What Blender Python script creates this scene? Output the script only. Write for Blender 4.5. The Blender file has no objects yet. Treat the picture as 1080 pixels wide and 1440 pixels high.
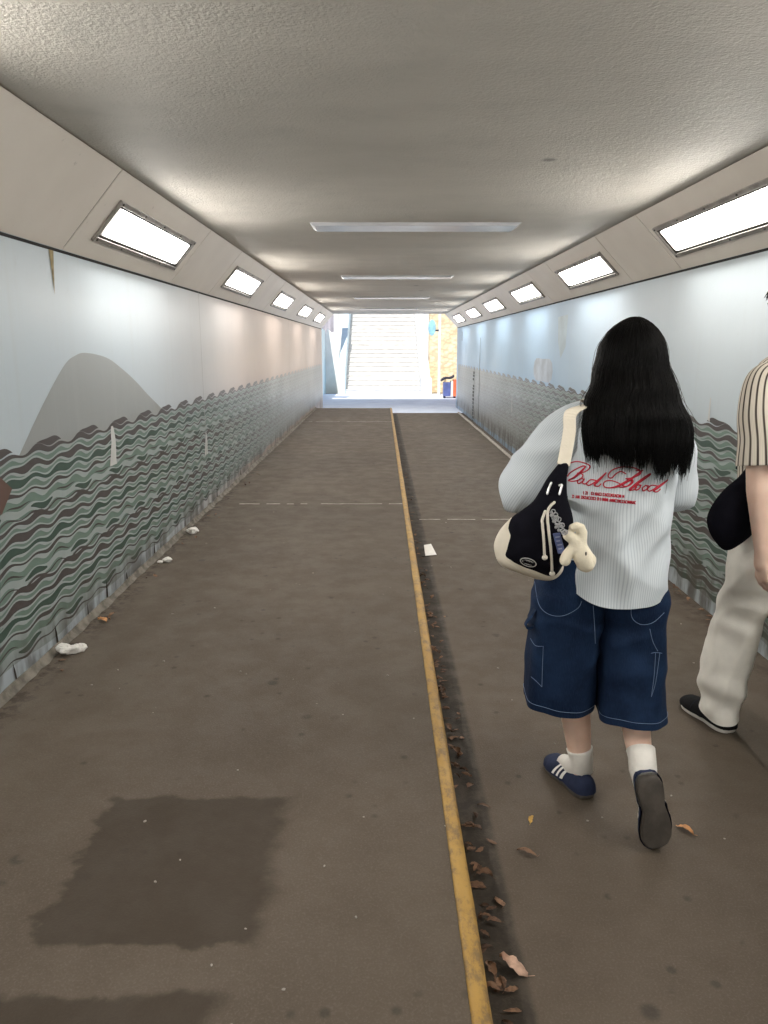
import bpy, bmesh, math, random
from mathutils import Vector, Matrix, noise
from mathutils.bvhtree import BVHTree
R = random.Random(7)
PI = math.pi
scn = bpy.context.scene
col = scn.collection
CAMZ = 1.53          # eye height over the lower path
LF = 0.13            # raised path height
WL, WR = -1.54, 1.93 # wall faces
Y0, Y1 = -7.0, 19.8  # underpass ends
CE = CAMZ + 0.825    # ceiling height
TH = math.atan(232 / 1060); SN, CS = math.sin(TH), math.cos(TH)

def spot(u, v, y):
    """point of the place seen at photo position (u, v), at distance y down the underpass"""
    a, b = (u - 537) / 1060, (720 - v) / 1060
    dy, dz = CS + b * SN, -SN + b * CS
    return Vector((a / dy * y, y, CAMZ + dz / dy * y))

def ground(u, v, z=0.0):
    a, b = (u - 537) / 1060, (720 - v) / 1060
    dy, dz = CS + b * SN, -SN + b * CS
    t = (z - CAMZ) / dz
    return Vector((a * t, dy * t, z))

# ------------------------------------------------------------------ materials
class Mat:
    def __init__(s, name):
        s.m = bpy.data.materials.new(name); s.m.use_nodes = True
        s.t = s.m.node_tree; s.n = s.t.nodes; s.b = s.n['Principled BSDF']
    def put(s, sock, v):
        if isinstance(v, bpy.types.NodeSocket): s.t.links.new(v, sock)
        elif isinstance(v, (tuple, list)) and sock.type == 'RGBA' and len(v) == 3: sock.default_value = (*v, 1)
        else: sock.default_value = v
    def pos(s): return s.n.new('ShaderNodeNewGeometry').outputs['Position']
    def obj(s): return s.n.new('ShaderNodeTexCoord').outputs['Object']
    def rnd(s): return s.n.new('ShaderNodeObjectInfo').outputs['Random']
    def attr(s, name):
        a = s.n.new('ShaderNodeAttribute'); a.attribute_name = name; return a.outputs['Fac']
    def xyz(s, v):
        x = s.n.new('ShaderNodeSeparateXYZ'); s.put(x.inputs[0], v); return x.outputs
    def scale(s, v, k):
        x = s.n.new('ShaderNodeVectorMath'); x.operation = 'MULTIPLY'; s.put(x.inputs[0], v); x.inputs[1].default_value = k
        return x.outputs[0]
    def math(s, op, a, b=0.0, c=0.0, clamp=False):
        x = s.n.new('ShaderNodeMath'); x.operation = op; x.use_clamp = clamp
        s.put(x.inputs[0], a); s.put(x.inputs[1], b)
        s.put(x.inputs[2], c); return x.outputs[0]
    def noise(s, vec, sc=5, det=3, rough=.55, dist=0):
        x = s.n.new('ShaderNodeTexNoise'); s.put(x.inputs['Vector'], vec)
        x.inputs['Scale'].default_value = sc; x.inputs['Detail'].default_value = det
        x.inputs['Roughness'].default_value = rough; x.inputs['Distortion'].default_value = dist
        return x.outputs['Fac']
    def voro(s, vec, sc=5):
        x = s.n.new('ShaderNodeTexVoronoi'); s.put(x.inputs['Vector'], vec); x.inputs['Scale'].default_value = sc
        return x.outputs['Distance']
    def step(s, v, lo, hi, a=0.0, b=1.0):
        x = s.n.new('ShaderNodeMapRange'); x.interpolation_type = 'SMOOTHSTEP'
        s.put(x.inputs[0], v)
        for i, k in enumerate((lo, hi, a, b)): s.put(x.inputs[1 + i], k)
        return x.outputs[0]
    def mix(s, f, a, b, mode='MIX'):
        x = s.n.new('ShaderNodeMix'); x.data_type = 'RGBA'; x.blend_type = mode
        s.put(x.inputs[0], f); s.put(x.inputs[6], a); s.put(x.inputs[7], b); return x.outputs[2]
    def bump(s, h, st=.3, d=.01):
        x = s.n.new('ShaderNodeBump'); s.put(x.inputs['Height'], h)
        x.inputs['Strength'].default_value = st; x.inputs['Distance'].default_value = d
        return x.outputs[0]
    def out(s, c=None, r=None, nrm=None, metal=None, spec=None, emit=None, est=None):
        b = s.b.inputs
        for k, v in (('Base Color', c), ('Roughness', r), ('Normal', nrm), ('Metallic', metal),
                     ('Specular IOR Level', spec), ('Emission Color', emit), ('Emission Strength', est)):
            if v is not None: s.put(b[k], v)
        return s.m

def simple(name, c, r=.6, var=.15, sc=8, bump=0, bsc=60, metal=0, spec=.4):
    m = Mat(name); p = m.obj()
    f = m.noise(p, sc, 4)
    k = m.step(f, .3, .7, 1 - var, 1 + var)
    cc = m.mix(1.0, c, m.mix(k, (0, 0, 0), (1, 1, 1)), 'MULTIPLY')
    x = m.n.new('ShaderNodeVectorMath'); x.operation = 'SCALE'
    x.inputs[0].default_value = c; m.put(x.inputs['Scale'], k)
    n = m.bump(m.noise(p, bsc, 2), bump, .004) if bump else None
    return m.out(x.outputs[0], r, n, metal, spec)

def wallmat(name, base, exit_sheen, rough, mural=False):
    m = Mat(name); p = m.pos(); X = m.xyz(p)
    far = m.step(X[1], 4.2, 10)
    c = m.mix(far, base, exit_sheen) if exit_sheen else base  # far tint is the exit's reflected light, painted into the wall colour
    blotch = m.noise(m.scale(p, (1, .5, .6)), 1.6, 4)
    c = m.mix(m.step(blotch, .3, .8, 0, .14), c, tuple(k * .82 for k in base))
    streak = m.noise(m.scale(p, (1, 9, .35)), 1.6, 4)
    c = m.mix(m.step(streak, .5, .9, 0, .16), c, (.42, .42, .38) if not mural else tuple(min(1, k * 1.5) for k in base))
    scuff = m.noise(m.scale(p, (1, 1.2, 1)), 14, 5, .7)
    c = m.mix(m.step(scuff, .6, .85, 0, .16), c, (.30, .28, .25) if not mural else (.30, .31, .30))
    if mural: c = m.mix(m.step(X[1], 5, 15, 0, .74), c, (.54, .57, .60))  # far mural paled in its colour for the glare from the exit
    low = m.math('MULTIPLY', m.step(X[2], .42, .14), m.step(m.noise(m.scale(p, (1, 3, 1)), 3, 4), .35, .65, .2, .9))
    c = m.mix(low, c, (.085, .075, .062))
    n = m.bump(m.noise(p, 9, 3), .08, .01)
    return m.out(c, m.step(blotch, .3, .7, rough, rough + .1), n, spec=.45)

M = {}
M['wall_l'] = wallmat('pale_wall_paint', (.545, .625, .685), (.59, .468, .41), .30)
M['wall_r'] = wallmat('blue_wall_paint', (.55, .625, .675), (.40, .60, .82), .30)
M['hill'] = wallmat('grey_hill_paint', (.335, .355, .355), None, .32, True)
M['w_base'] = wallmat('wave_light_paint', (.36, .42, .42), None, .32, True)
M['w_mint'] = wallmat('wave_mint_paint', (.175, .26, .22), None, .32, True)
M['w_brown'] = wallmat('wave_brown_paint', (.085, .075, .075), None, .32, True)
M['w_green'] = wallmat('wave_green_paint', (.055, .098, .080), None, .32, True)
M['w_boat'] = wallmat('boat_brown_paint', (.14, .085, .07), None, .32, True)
M['w_white'] = wallmat('scraped_paint', (.60, .61, .60), None, .5)

def floormat(name, left):
    m = Mat(name); p = m.pos(); X = m.xyz(p)
    big = m.noise(p, .9, 4); mid = m.noise(p, 6, 5, .65); fine = m.noise(p, 160, 3, .7)
    c = m.mix(m.step(big, .3, .7), (.082, .0630, .0462), (.104, .0815, .0605))
    c = m.mix(m.step(mid, .35, .8, 0, .28), c, (.068, .053, .040))
    c = m.mix(m.step(fine, .45, .75, 0, .55), c, (.150, .122, .095))
    # old gum and oil marks
    warp = m.noise(p, 5, 3)
    g = m.voro(m.scale(p, (1, 1, 0)), 4.2)
    c = m.mix(m.math('MULTIPLY', m.step(g, .14, .05, 0, .65), m.step(warp, .47, .56)), c, (.032, .026, .021))
    g2 = m.voro(m.scale(p, (1, 1, 0)), 11.0)
    c = m.mix(m.math('MULTIPLY', m.step(g2, .20, .07, 0, .6), m.step(warp, .50, .57)), c, (.034, .028, .022))
    g3 = m.voro(m.scale(p, (1, 1, 0)), 17.0)
    c = m.mix(m.math('MULTIPLY', m.step(g3, .075, .05, 0, .6), m.step(m.noise(p, 2.3, 2), .6, .65)), c, (.42, .39, .34))
    rough = m.step(mid, .3, .7, .62, .8)
    if left:
        wx = m.math('ADD', X[0], m.math('MULTIPLY', m.math('SUBTRACT', m.noise(m.scale(p, (1, 1.5, 1)), 8, 4, .55), .5), .15))
        wy = m.math('ADD', X[1], m.math('MULTIPLY', m.math('SUBTRACT', m.noise(m.scale(p, (1.2, 1.2, 1)), 8, 4, .55), .5), .09))
        def box(x0, x1, y0, y1, e=.013):
            a = m.math('MULTIPLY', m.step(wx, x0 - e, x0 + e), m.step(wx, x1 + e * 3, x1 - e * 3))
            b = m.math('MULTIPLY', m.step(wy, y0 - e, y0 + e * .5), m.step(wy, y1 + e, y1 - e))
            return m.math('MULTIPLY', a, b)
        patch = m.math('MAXIMUM', box(-.86, -.30, 1.545, 2.15), box(-1.1, -.37, .6, 1.40))
        c = m.mix(m.math('MULTIPLY', patch, .86), c, (.043, .0318, .0215))
        rough = m.math('SUBTRACT', rough, m.math('MULTIPLY', patch, -.04))
        dirt = m.math('MULTIPLY', m.step(X[0], -1.18, -1.46), m.step(m.noise(m.scale(p, (1, .6, 1)), 7, 5, .7), .33, .6, .25, 1))
        c = m.mix(m.math('MULTIPLY', dirt, .7), c, (.125, .103, .082))
        dk = m.math('MULTIPLY', m.step(X[0], -1.36, -1.50), m.step(m.noise(p, 16, 4, .7), .46, .60))
        c = m.mix(m.math('MULTIPLY', dk, .8), c, (.045, .035, .028))
        # faint worn track line near the wall
    else:
        dk = m.math('MULTIPLY', m.step(X[0], 1.70, 1.88), m.step(m.noise(p, 9, 4, .7), .4, .6))
        c = m.mix(m.math('MULTIPLY', dk, .8), c, (.05, .035, .025))
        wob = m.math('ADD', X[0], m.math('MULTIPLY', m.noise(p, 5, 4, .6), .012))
        gutter_dirt_shade = m.math('MULTIPLY', m.step(wob, .376, .352), m.step(m.noise(p, 12, 4, .7), .38, .6, .62, 1))
        c = m.mix(m.math('MULTIPLY', gutter_dirt_shade, .92), c, (.034, .028, .022))  # kerb's cast shadow deepened in the floor colour, along with gutter dirt
    n = m.bump(m.math('ADD', fine, m.math('MULTIPLY', mid, .8)), .35, .004)
    return m.out(c, rough, n, spec=.3)
M['floor_l'] = floormat('raised_path_concrete', True)
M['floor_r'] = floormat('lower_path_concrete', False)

def ceil():
    m = Mat('stippled_ceiling'); p = m.pos()
    st = m.noise(p, 85, 3, .6); st2 = m.noise(p, 38, 2)
    b = m.noise(m.scale(p, (.5, 1.3, 1)), 1.1, 5, .62)
    c = m.mix(m.step(b, .32, .7), (.58, .545, .49), (.66, .62, .56))
    c = m.mix(m.step(m.noise(m.scale(p, (1, .8, 1)), 3.3, 4), .5, .8, 0, .28), c, (.38, .375, .34))
    c = m.mix(m.step(m.voro(p, .9), .05, .015, 0, .8), c, (.06, .05, .04))
    h = m.math('ADD', st, m.math('MULTIPLY', st2, .8))
    return m.out(c, .6, m.bump(h, .55, .008), spec=.35)
M['ceil'] = ceil()

def panelmat():
    m = Mat('fascia_panel_enamel'); p = m.pos()
    b = m.noise(p, 2.2, 4)
    c = m.mix(m.step(b, .3, .7), (.80, .74, .67), (.85, .79, .72))
    c = m.mix(m.step(m.noise(p, 19, 5, .7), .66, .74, 0, .35), c, (.22, .19, .16))
    return m.out(c, .38, m.bump(m.noise(p, 120, 2), .05, .003), spec=.4)
M['panel'] = panelmat()
M['gap'] = simple('dark_joint', (.012, .011, .010), .8)
M['frame'] = simple('lamp_frame_metal', (.36, .34, .32), .42, .25, 9, metal=.5)
M['bolt'] = simple('bolt_metal', (.07, .065, .06), .5, metal=.6)

def lampmat(name, strength):
    m = Mat(name); o = m.obj(); X = m.xyz(o)
    dirt = m.noise(o, 6, 4)
    end = m.math('MULTIPLY', m.step(m.math('ADD', m.math('ABSOLUTE', X[1]), m.math('MULTIPLY', dirt, .05)), .745, .655, .010, 1), m.step(dirt, .2, .5, .75, 1))
    low = m.math('MULTIPLY', m.step(X[0], -.088, -.055, .012, 1), m.step(X[0], .088, .074, .03, 1))
    e = m.math('MULTIPLY', m.math('MULTIPLY', end, low), strength)
    return m.out((.75, .75, .73), .35, emit=(1, .955, .89), est=e)
LAMP = 42.0
M['lens'] = lampmat('lit_diffuser', LAMP)
M['lens_off'] = simple('unlit_diffuser', (.5, .5, .5), .3)

def kerbmat():
    m = Mat('worn_yellow_paint'); p = m.pos()
    w = m.noise(m.scale(p, (1.8, 1, 1)), 13, 6, .75)
    c = m.mix(m.step(m.noise(p, 3, 3), .3, .7), (.36, .205, .048), (.43, .265, .075))
    c = m.mix(m.step(w, .44, .64, 0, .8), c, (.17, .115, .062))
    c = m.mix(m.step(m.noise(p, 60, 4, .7), .6, .72, 0, .6), c, (.16, .12, .08))
    return m.out(c, .55, m.bump(w, .3, .006), spec=.35)
M['kerb'] = kerbmat()
M['joint'] = simple('pale_joint_mortar', (.42, .39, .35), .8, .3, 20)
M['plate'] = simple('glossy_plate', (.72, .74, .78), .25, .1, 3, metal=.35)
M['pave'] = simple('shade_blue_paving', (.78, .85, .99), .75, .06, 2)  # blue of the sky-lit shade put into the paving colour
M['earth'] = simple('bare_ground', (.30, .26, .2), .9, .2, 2)
M['stair'] = simple('pale_granite', (.74, .725, .70), .8, .10, 5, .1)
M['conc'] = simple('white_rendered_concrete', (.82, .82, .80), .75, .06, 2)
M['shade_blue_conc'] = simple('shade_blue_render', (.74, .90, .97), .75, .06, 1.5)  # bluish shade of the left side put into the render colour
M['deck'] = simple('deck_concrete', (.42, .40, .37), .8, .12, 2)
def stone():
    m = Mat('yellow_stone_wall'); p = m.pos()
    v = m.voro(m.scale(p, (1, 1, 1.6)), 7)
    c = m.mix(m.step(m.noise(p, 4, 4), .3, .7), (.72, .58, .37), (.84, .72, .52))
    c = m.mix(m.step(v, .45, .7, 0, .5), c, (.50, .38, .25))
    return m.out(c, .85, m.bump(v, .6, .03))
M['stone'] = stone()
M['red_pole'] = simple('faded_red_paint', (.55, .36, .36), .5)
M['bin_blue'] = simple('blue_plastic', (.10, .13, .32), .45)
M['bin_orange'] = simple('orange_plastic', (.80, .16, .07), .45)
M['bin_dark'] = simple('dark_plastic', (.03, .03, .05), .5)
M['sign_blue'] = simple('sign_blue', (.33, .62, .76), .45)
M['cloth_grey'] = simple('grey_canvas', (.50, .48, .54), .9, .12, 4)
M['skin'] = Mat('skin').out()
def skin():
    m = Mat('warm_skin'); p = m.obj()
    c = m.mix(m.step(m.noise(p, 9, 4), .3, .7), (.70, .47, .365), (.76, .545, .44))
    m.b.inputs['Subsurface Weight'].default_value = .12
    m.b.inputs['Subsurface Radius'].default_value = (.012, .005, .003)
    return m.out(c, .5, m.bump(m.noise(p, 260, 3), .08, .002), spec=.35)
M['skin'] = skin()
def stripes(name, c0, c1, pitch, duty, c2=None):
    m = Mat(name); s = m.attr('su'); p = m.obj()
    f = m.math('FRACT', m.math('DIVIDE', s, pitch))
    d = m.math('ABSOLUTE', m.math('SUBTRACT', f, .5))
    k = m.step(d, duty * .5 + .07, duty * .5 - .05)
    c = m.mix(k, c0, c1)
    if c2:
        f2 = m.math('FRACT', m.math('DIVIDE', s, pitch / 5.0))
        c = m.mix(m.math('MULTIPLY', m.math('SUBTRACT', 1.0, k), m.step(f2, .3, .6, 0, .4)), c, c2)
    c = m.mix(m.step(m.noise(p, 5, 3), .35, .7, 0, .12), c, tuple(x * .7 for x in c0))
    n = m.bump(m.noise(p, 420, 2), .12, .002)
    return m.out(c, .85, n, spec=.2)
M['shirt'] = stripes('pinstripe_cotton', (.625, .675, .71), (.47, .515, .57), .0066, .30)
M['knit'] = stripes('striped_knit', (.70, .64, .55), (.04, .03, .024), .023, .29, (.42, .37, .30))
def denim():
    m = Mat('dark_denim'); p = m.obj()
    tw = m.noise(m.scale(p, (1, 1, .2)), 260, 2)
    c = m.mix(m.step(m.noise(p, 6, 5, .65), .3, .72), (.0035, .010, .030), (.012, .029, .072))
    c = m.mix(m.step(tw, .5, .7, 0, .22), c, (.022, .042, .09))
    return m.out(c, .85, m.bump(m.math('ADD', tw, m.noise(p, 14, 3)), .35, .004), spec=.15)
M['denim'] = denim()
M['stitch'] = simple('pale_stitch', (.13, .19, .30), .8)
M['trouser'] = simple('cream_twill', (.80, .775, .715), .85, .10, 6, .12, 200)
M['black'] = simple('black_canvas', (.0055, .0055, .009), .9, .2, 12, .2, 160, spec=.08)
M['strapblack'] = simple('black_strap', (.014, .014, .024), .8, spec=.2)
M['cream'] = simple('cream_canvas', (.70, .64, .53), .85, .06, 9, .15, 180)
M['cord'] = simple('cream_cord', (.74, .69, .60), .8)
M['patch'] = simple('patch_white', (.72, .71, .68), .7)
M['silver'] = simple('bright_metal', (.42, .42, .43), .42, .1, 20, metal=1.0)
M['hook'] = simple('nickel_hook', (.8, .8, .8), .35, metal=.8)
M['plush'] = simple('cream_plush', (.80, .73, .58), .95, .07, 18, .5, 150, spec=.1)
M['tag'] = simple('blue_tag', (.10, .125, .27), .6, .3, 30)
M['navy'] = simple('navy_suede', (.022, .03, .065), .8, .2, 25, .2, 200, spec=.2)
M['gum'] = simple('dark_rubber', (.075, .064, .054), .62, .3, 14, .3, 60)
M['white'] = simple('white_leather', (.78, .77, .74), .55, .05)
M['sock'] = simple('white_sock', (.74, .71, .66), .95, .06, 20, .3, 220, spec=.1)
M['red'] = simple('red_print', (.50, .022, .045), .75)
M['shoeblack'] = simple('black_suede', (.008, .008, .009), .85, spec=.15)
M['sole_white'] = simple('white_rubber', (.62, .59, .55), .55, .1)
M['tissue'] = simple('white_tissue', (.78, .76, .72), .9, .06, 30)
M['scrap'] = simple('scrap_paper', (.34, .31, .275), .9, .2, 30)
def hairmat():
    m = Mat('black_hair'); p = m.obj()
    c = m.mix(m.noise(m.scale(p, (60, 60, 1)), 2, 2), (.0012, .0011, .0011), (.004, .0035, .0035))
    return m.out(c, .46, spec=.13)
M['hair'] = hairmat()
M['eye'] = simple('eye_white', (.7, .68, .66), .2)
M['iris'] = simple('dark_iris', (.03, .02, .015), .2)
def leafmat():
    m = Mat('dry_leaf'); r = m.rnd(); p = m.obj()
    c = m.mix(r, (.06, .032, .02), (.27, .15, .085))
    c = m.mix(m.step(m.noise(p, 60, 3), .45, .7, 0, .6), c, (.035, .022, .016))
    return m.out(c, .75, m.bump(m.noise(p, 90, 2), .4, .003))
M['leaf'] = leafmat()
M['leaf_tan'] = simple('tan_leaf', (.46, .30, .22), .75, .25, 40, .3)
M['leaf_yellow'] = simple('yellow_leaf', (.42, .25, .06), .7, .25, 40, .3)
M['leaf_orange'] = simple('orange_leaf', (.45, .22, .09), .7, .25, 40, .3)

# ------------------------------------------------------------------ mesh helpers
class MB:
    def __init__(s): s.v = []; s.f = []; s.mi = []; s.su = []; s.cm = 0
    def add(s, p, su=0.0): s.v.append(tuple(p)); s.su.append(su); return len(s.v) - 1
    def face(s, *i): s.f.append(i); s.mi.append(s.cm)
    def box(s, a, b):
        (x0, y0, z0), (x1, y1, z1) = a, b
        q = [s.add((x, y, z)) for z in (z0, z1) for x, y in ((x0, y0), (x1, y0), (x1, y1), (x0, y1))]
        for f in ((3, 2, 1, 0), (4, 5, 6, 7), (0, 1, 5, 4), (1, 2, 6, 5), (2, 3, 7, 6), (3, 0, 4, 7)):
            s.face(*[q[k] for k in f])
    def quad(s, a, b, c, d): s.face(*[s.add(p) for p in (a, b, c, d)])
    def prism(s, poly, y0, y1):
        """x,z polygon (counter-clockwise seen from -y) extruded along y"""
        n = len(poly)
        a = [s.add((x, y0, z)) for x, z in poly]; b = [s.add((x, y1, z)) for x, z in poly]
        s.face(*a); s.face(*b[::-1])
        for i in range(n):
            j = (i + 1) % n; s.face(a[j], a[i], b[i], b[j])
    def obox(s, o, ex, ey, ez, a, b):
        (x0, y0, z0), (x1, y1, z1) = a, b
        q = [s.add(o + ex * x + ey * y + ez * z) for z in (z0, z1) for x, y in ((x0, y0), (x1, y0), (x1, y1), (x0, y1))]
        for f in ((3, 2, 1, 0), (4, 5, 6, 7), (0, 1, 5, 4), (1, 2, 6, 5), (2, 3, 7, 6), (3, 0, 4, 7)):
            s.face(*[q[k] for k in f])
    def loft(s, rings, su=None, closed=True, cap0=False, cap1=False):
        idx = []
        for k, r in enumerate(rings):
            idx.append([s.add(p, su[k][i] if su else 0.0) for i, p in enumerate(r)])
        n = len(rings[0])
        for k in range(len(rings) - 1):
            for i in range(n if closed else n - 1):
                j = (i + 1) % n
                s.face(idx[k][i], idx[k][j], idx[k + 1][j], idx[k + 1][i])
        if cap0: s.face(*idx[0][::-1])
        if cap1: s.face(*idx[-1])
        return idx
    def tube(s, pts, rad, n=10, caps=True):
        pts = [Vector(p) for p in pts]
        rad = rad if isinstance(rad, (list, tuple)) else [rad] * len(pts)
        rings = []; up = None
        for i, p in enumerate(pts):
            t = (pts[min(i + 1, len(pts) - 1)] - pts[max(i - 1, 0)])
            t = t.normalized() if t.length > 1e-9 else Vector((0, 0, 1))
            if up is None:
                up = Vector((1, 0, 0)) if abs(t.x) < .8 else Vector((0, 1, 0))
            u = (up - t * up.dot(t)).normalized(); w = t.cross(u); up = u
            r = rad[i]; ra, rb = r if isinstance(r, tuple) else (r, r)
            rings.append([p + u * (ra * math.cos(a)) + w * (rb * math.sin(a)) for a in [2 * PI * k / n for k in range(n)]])
            if caps and i in (0, len(pts) - 1):
                sg = -1 if i == 0 else 1
                ex = [(.5, .87), (.866, .5)] if i == 0 else [(.866, .5), (.5, .87)]
                m_ = min(ra, rb)
                cp = [[p + t * (sg * m_ * o) + u * (ra * q * math.cos(a)) + w * (rb * q * math.sin(a)) for a in [2 * PI * k / n for k in range(n)]]
                      for q, o in ex]
                tip = [[p + t * (sg * m_) + u * (ra * .06 * math.cos(a)) + w * (rb * .06 * math.sin(a)) for a in [2 * PI * k / n for k in range(n)]]]
                if i == 0: rings = tip + cp + rings
                else: rings = rings + cp + tip
        s.loft(rings, cap0=True, cap1=True)
    def ell(s, c, r, rot=None, n=16, m=10):
        c = Vector(c); rings = []
        for k in range(1, m):
            ph = -PI / 2 + PI * k / m
            ring = []
            for i in range(n):
                a = 2 * PI * i / n
                v = Vector((r[0] * math.cos(ph) * math.cos(a), r[1] * math.cos(ph) * math.sin(a), r[2] * math.sin(ph)))
                ring.append(c + (rot @ v if rot else v))
            rings.append(ring)
        idx = s.loft(rings)
        vb = Vector((0, 0, -r[2])); vt = Vector((0, 0, r[2]))
        b = s.add(c + (rot @ vb if rot else vb)); t = s.add(c + (rot @ vt if rot else vt))
        for i in range(n):
            j = (i + 1) % n
            s.face(b, idx[0][j], idx[0][i]); s.face(t, idx[-1][i], idx[-1][j])
    def mesh(s, name, off=Vector((0, 0, 0)), smooth=False):
        me = bpy.data.meshes.new(name)
        me.from_pydata([(x - off.x, y - off.y, z - off.z) for x, y, z in s.v], [], s.f)
        me.polygons.foreach_set('material_index', s.mi)
        if smooth: me.polygons.foreach_set('use_smooth', [True] * len(s.f))
        at = me.attributes.new('su', 'FLOAT', 'POINT'); at.data.foreach_set('value', s.su)
        me.update(); return me

ORG = {}
def link(name, me, mats, parent=None):
    o = bpy.data.objects.new(name, me); col.objects.link(o)
    for m in (mats if isinstance(mats, (list, tuple)) else [mats]): me.materials.append(m)
    if parent is not None: o.parent = parent; ORG[o] = ORG[parent]
    return o
def tag(o, label=None, cat=None, group=None, kind=None):
    if label: o['label'] = label
    if cat: o['category'] = cat
    if group: o['group'] = group
    if kind: o['kind'] = kind
    return o
def thing(name, label, cat, loc, group=None):
    o = bpy.data.objects.new(name, None); col.objects.link(o); o.empty_display_size = .1
    o.location = loc; ORG[o] = Vector(loc); return tag(o, label, cat, group)
def part(name, mb, mats, parent, smooth=False, bevel=0, seg=2):
    o = link(name, mb.mesh(name, ORG[parent], smooth), mats, parent)
    if bevel: bev(o, bevel, seg)
    return o
def solo(name, mb, mats, label, cat, loc=(0, 0, 0), group=None, smooth=False, bevel=0):
    L = Vector(loc); o = link(name, mb.mesh(name, L, smooth), mats); o.location = L; ORG[o] = L
    if bevel: bev(o, bevel)
    return tag(o, label, cat, group)
def struct(name, mb, mats, bevel=0, smooth=False):
    o = link(name, mb.mesh(name, smooth=smooth), mats); ORG[o] = Vector(); o['kind'] = 'structure'
    if bevel: bev(o, bevel)
    return o
def bev(o, w, seg=2):
    b = o.modifiers.new('bevel', 'BEVEL'); b.width = w; b.segments = seg; b.limit_method = 'ANGLE'; b.angle_limit = .6
def remesh(mb, voxel, smooth=3):
    me = mb.mesh('raw'); o = bpy.data.objects.new('raw', me); col.objects.link(o)
    r = o.modifiers.new('r', 'REMESH'); r.mode = 'VOXEL'; r.voxel_size = voxel; r.use_smooth_shade = True
    if smooth:
        k = o.modifiers.new('s', 'SMOOTH'); k.factor = .5; k.iterations = smooth
    dg = bpy.context.evaluated_depsgraph_get()
    out = bpy.data.meshes.new_from_object(o.evaluated_get(dg))
    bpy.data.objects.remove(o); bpy.data.meshes.remove(me)
    return out
def place_mesh(name, me, mats, parent):
    me.transform(Matrix.Translation(-ORG[parent])); me.name = name
    me.polygons.foreach_set('use_smooth', [True] * len(me.polygons))
    return link(name, me, mats, parent)
def lerp(a, b, t): return a + (b - a) * t
def interp(tab, x):
    if x <= tab[0][0]: return tab[0][1]
    for (a, va), (b, vb) in zip(tab, tab[1:]):
        if x <= b:
            t = (x - a) / (b - a); t = t * t * (3 - 2 * t) * .5 + t * .5
            return va + (vb - va) * t
    return tab[-1][1]
def spline(pts, n):
    """Catmull-Rom through points (tuples of any length)"""
    P = [pts[0]] + list(pts) + [pts[-1]]; out = []
    for i in range(1, len(P) - 2):
        for k in range(n):
            t = k / n; a, b, c, d = P[i - 1], P[i], P[i + 1], P[i + 2]
            out.append(tuple(.5 * (2 * b[j] + (c[j] - a[j]) * t + (2 * a[j] - 5 * b[j] + 4 * c[j] - d[j]) * t * t + (3 * b[j] - a[j] - 3 * c[j] + d[j]) * t ** 3) for j in range(len(b))))
    out.append(tuple(pts[-1])); return out

# ================================================================== SETTING
g = MB(); g.quad((-60, -70, -.03), (60, -70, -.03), (60, 90, -.03), (-60, 90, -.03))
struct('ground', g, M['earth'])
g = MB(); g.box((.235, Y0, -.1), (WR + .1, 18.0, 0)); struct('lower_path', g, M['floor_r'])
g = MB(); g.box((WL - .1, Y0, -.1), (.190, 17.8, LF)); struct('raised_path', g, M['floor_l'])
g = MB()   # yellow edge with a worn, slightly wavy profile
rings = []
N = 160
for i in range(N + 1):
    y = lerp(Y0, 17.8, i / N) if i else Y0
    w = .004 * noise.noise((y * 2.1, 0, 0)); h = .003 * noise.noise((y * 3.3, 5, 0))
    rings.append([Vector(p) for p in ((.190, y, -.1), (.190, y, LF + .002), (.197 + w, y, LF + .006 + h), (.226 + w, y, LF + .005 + h), (.236 + w, y, LF - .006), (.240, y, LF - .03), (.240, y, -.1))])
g.loft(rings, closed=False)
struct('kerb', g, M['kerb'], smooth=True)
g = MB(); g.box((-14, 17.8, -.08), (14, 25.6, -.002)); struct('forecourt_paving', g, M['pave'])
g = MB()
for (y, z, x0, x1, w) in ((6.73, LF, -1.30, .188, .022), (14.5, LF, -1.4, .188, .03), (6.66, 0, .34, 1.86, .02), (17.74, LF, -1.5, .188, .05)):
    n = 24
    for i in range(n):
        if R.random() < .12: continue
        xa, xb = lerp(x0, x1, i / n), lerp(x0, x1, (i + 1) / n); d = .004 * math.sin(i * 1.7)
        g.quad((xa, y + d - w / 2, z + .004), (xb, y + d - w / 2, z + .004), (xb, y + d + w / 2, z + .004), (xa, y + d + w / 2, z + .004))
struct('path_joint', g, M['joint'])

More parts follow.
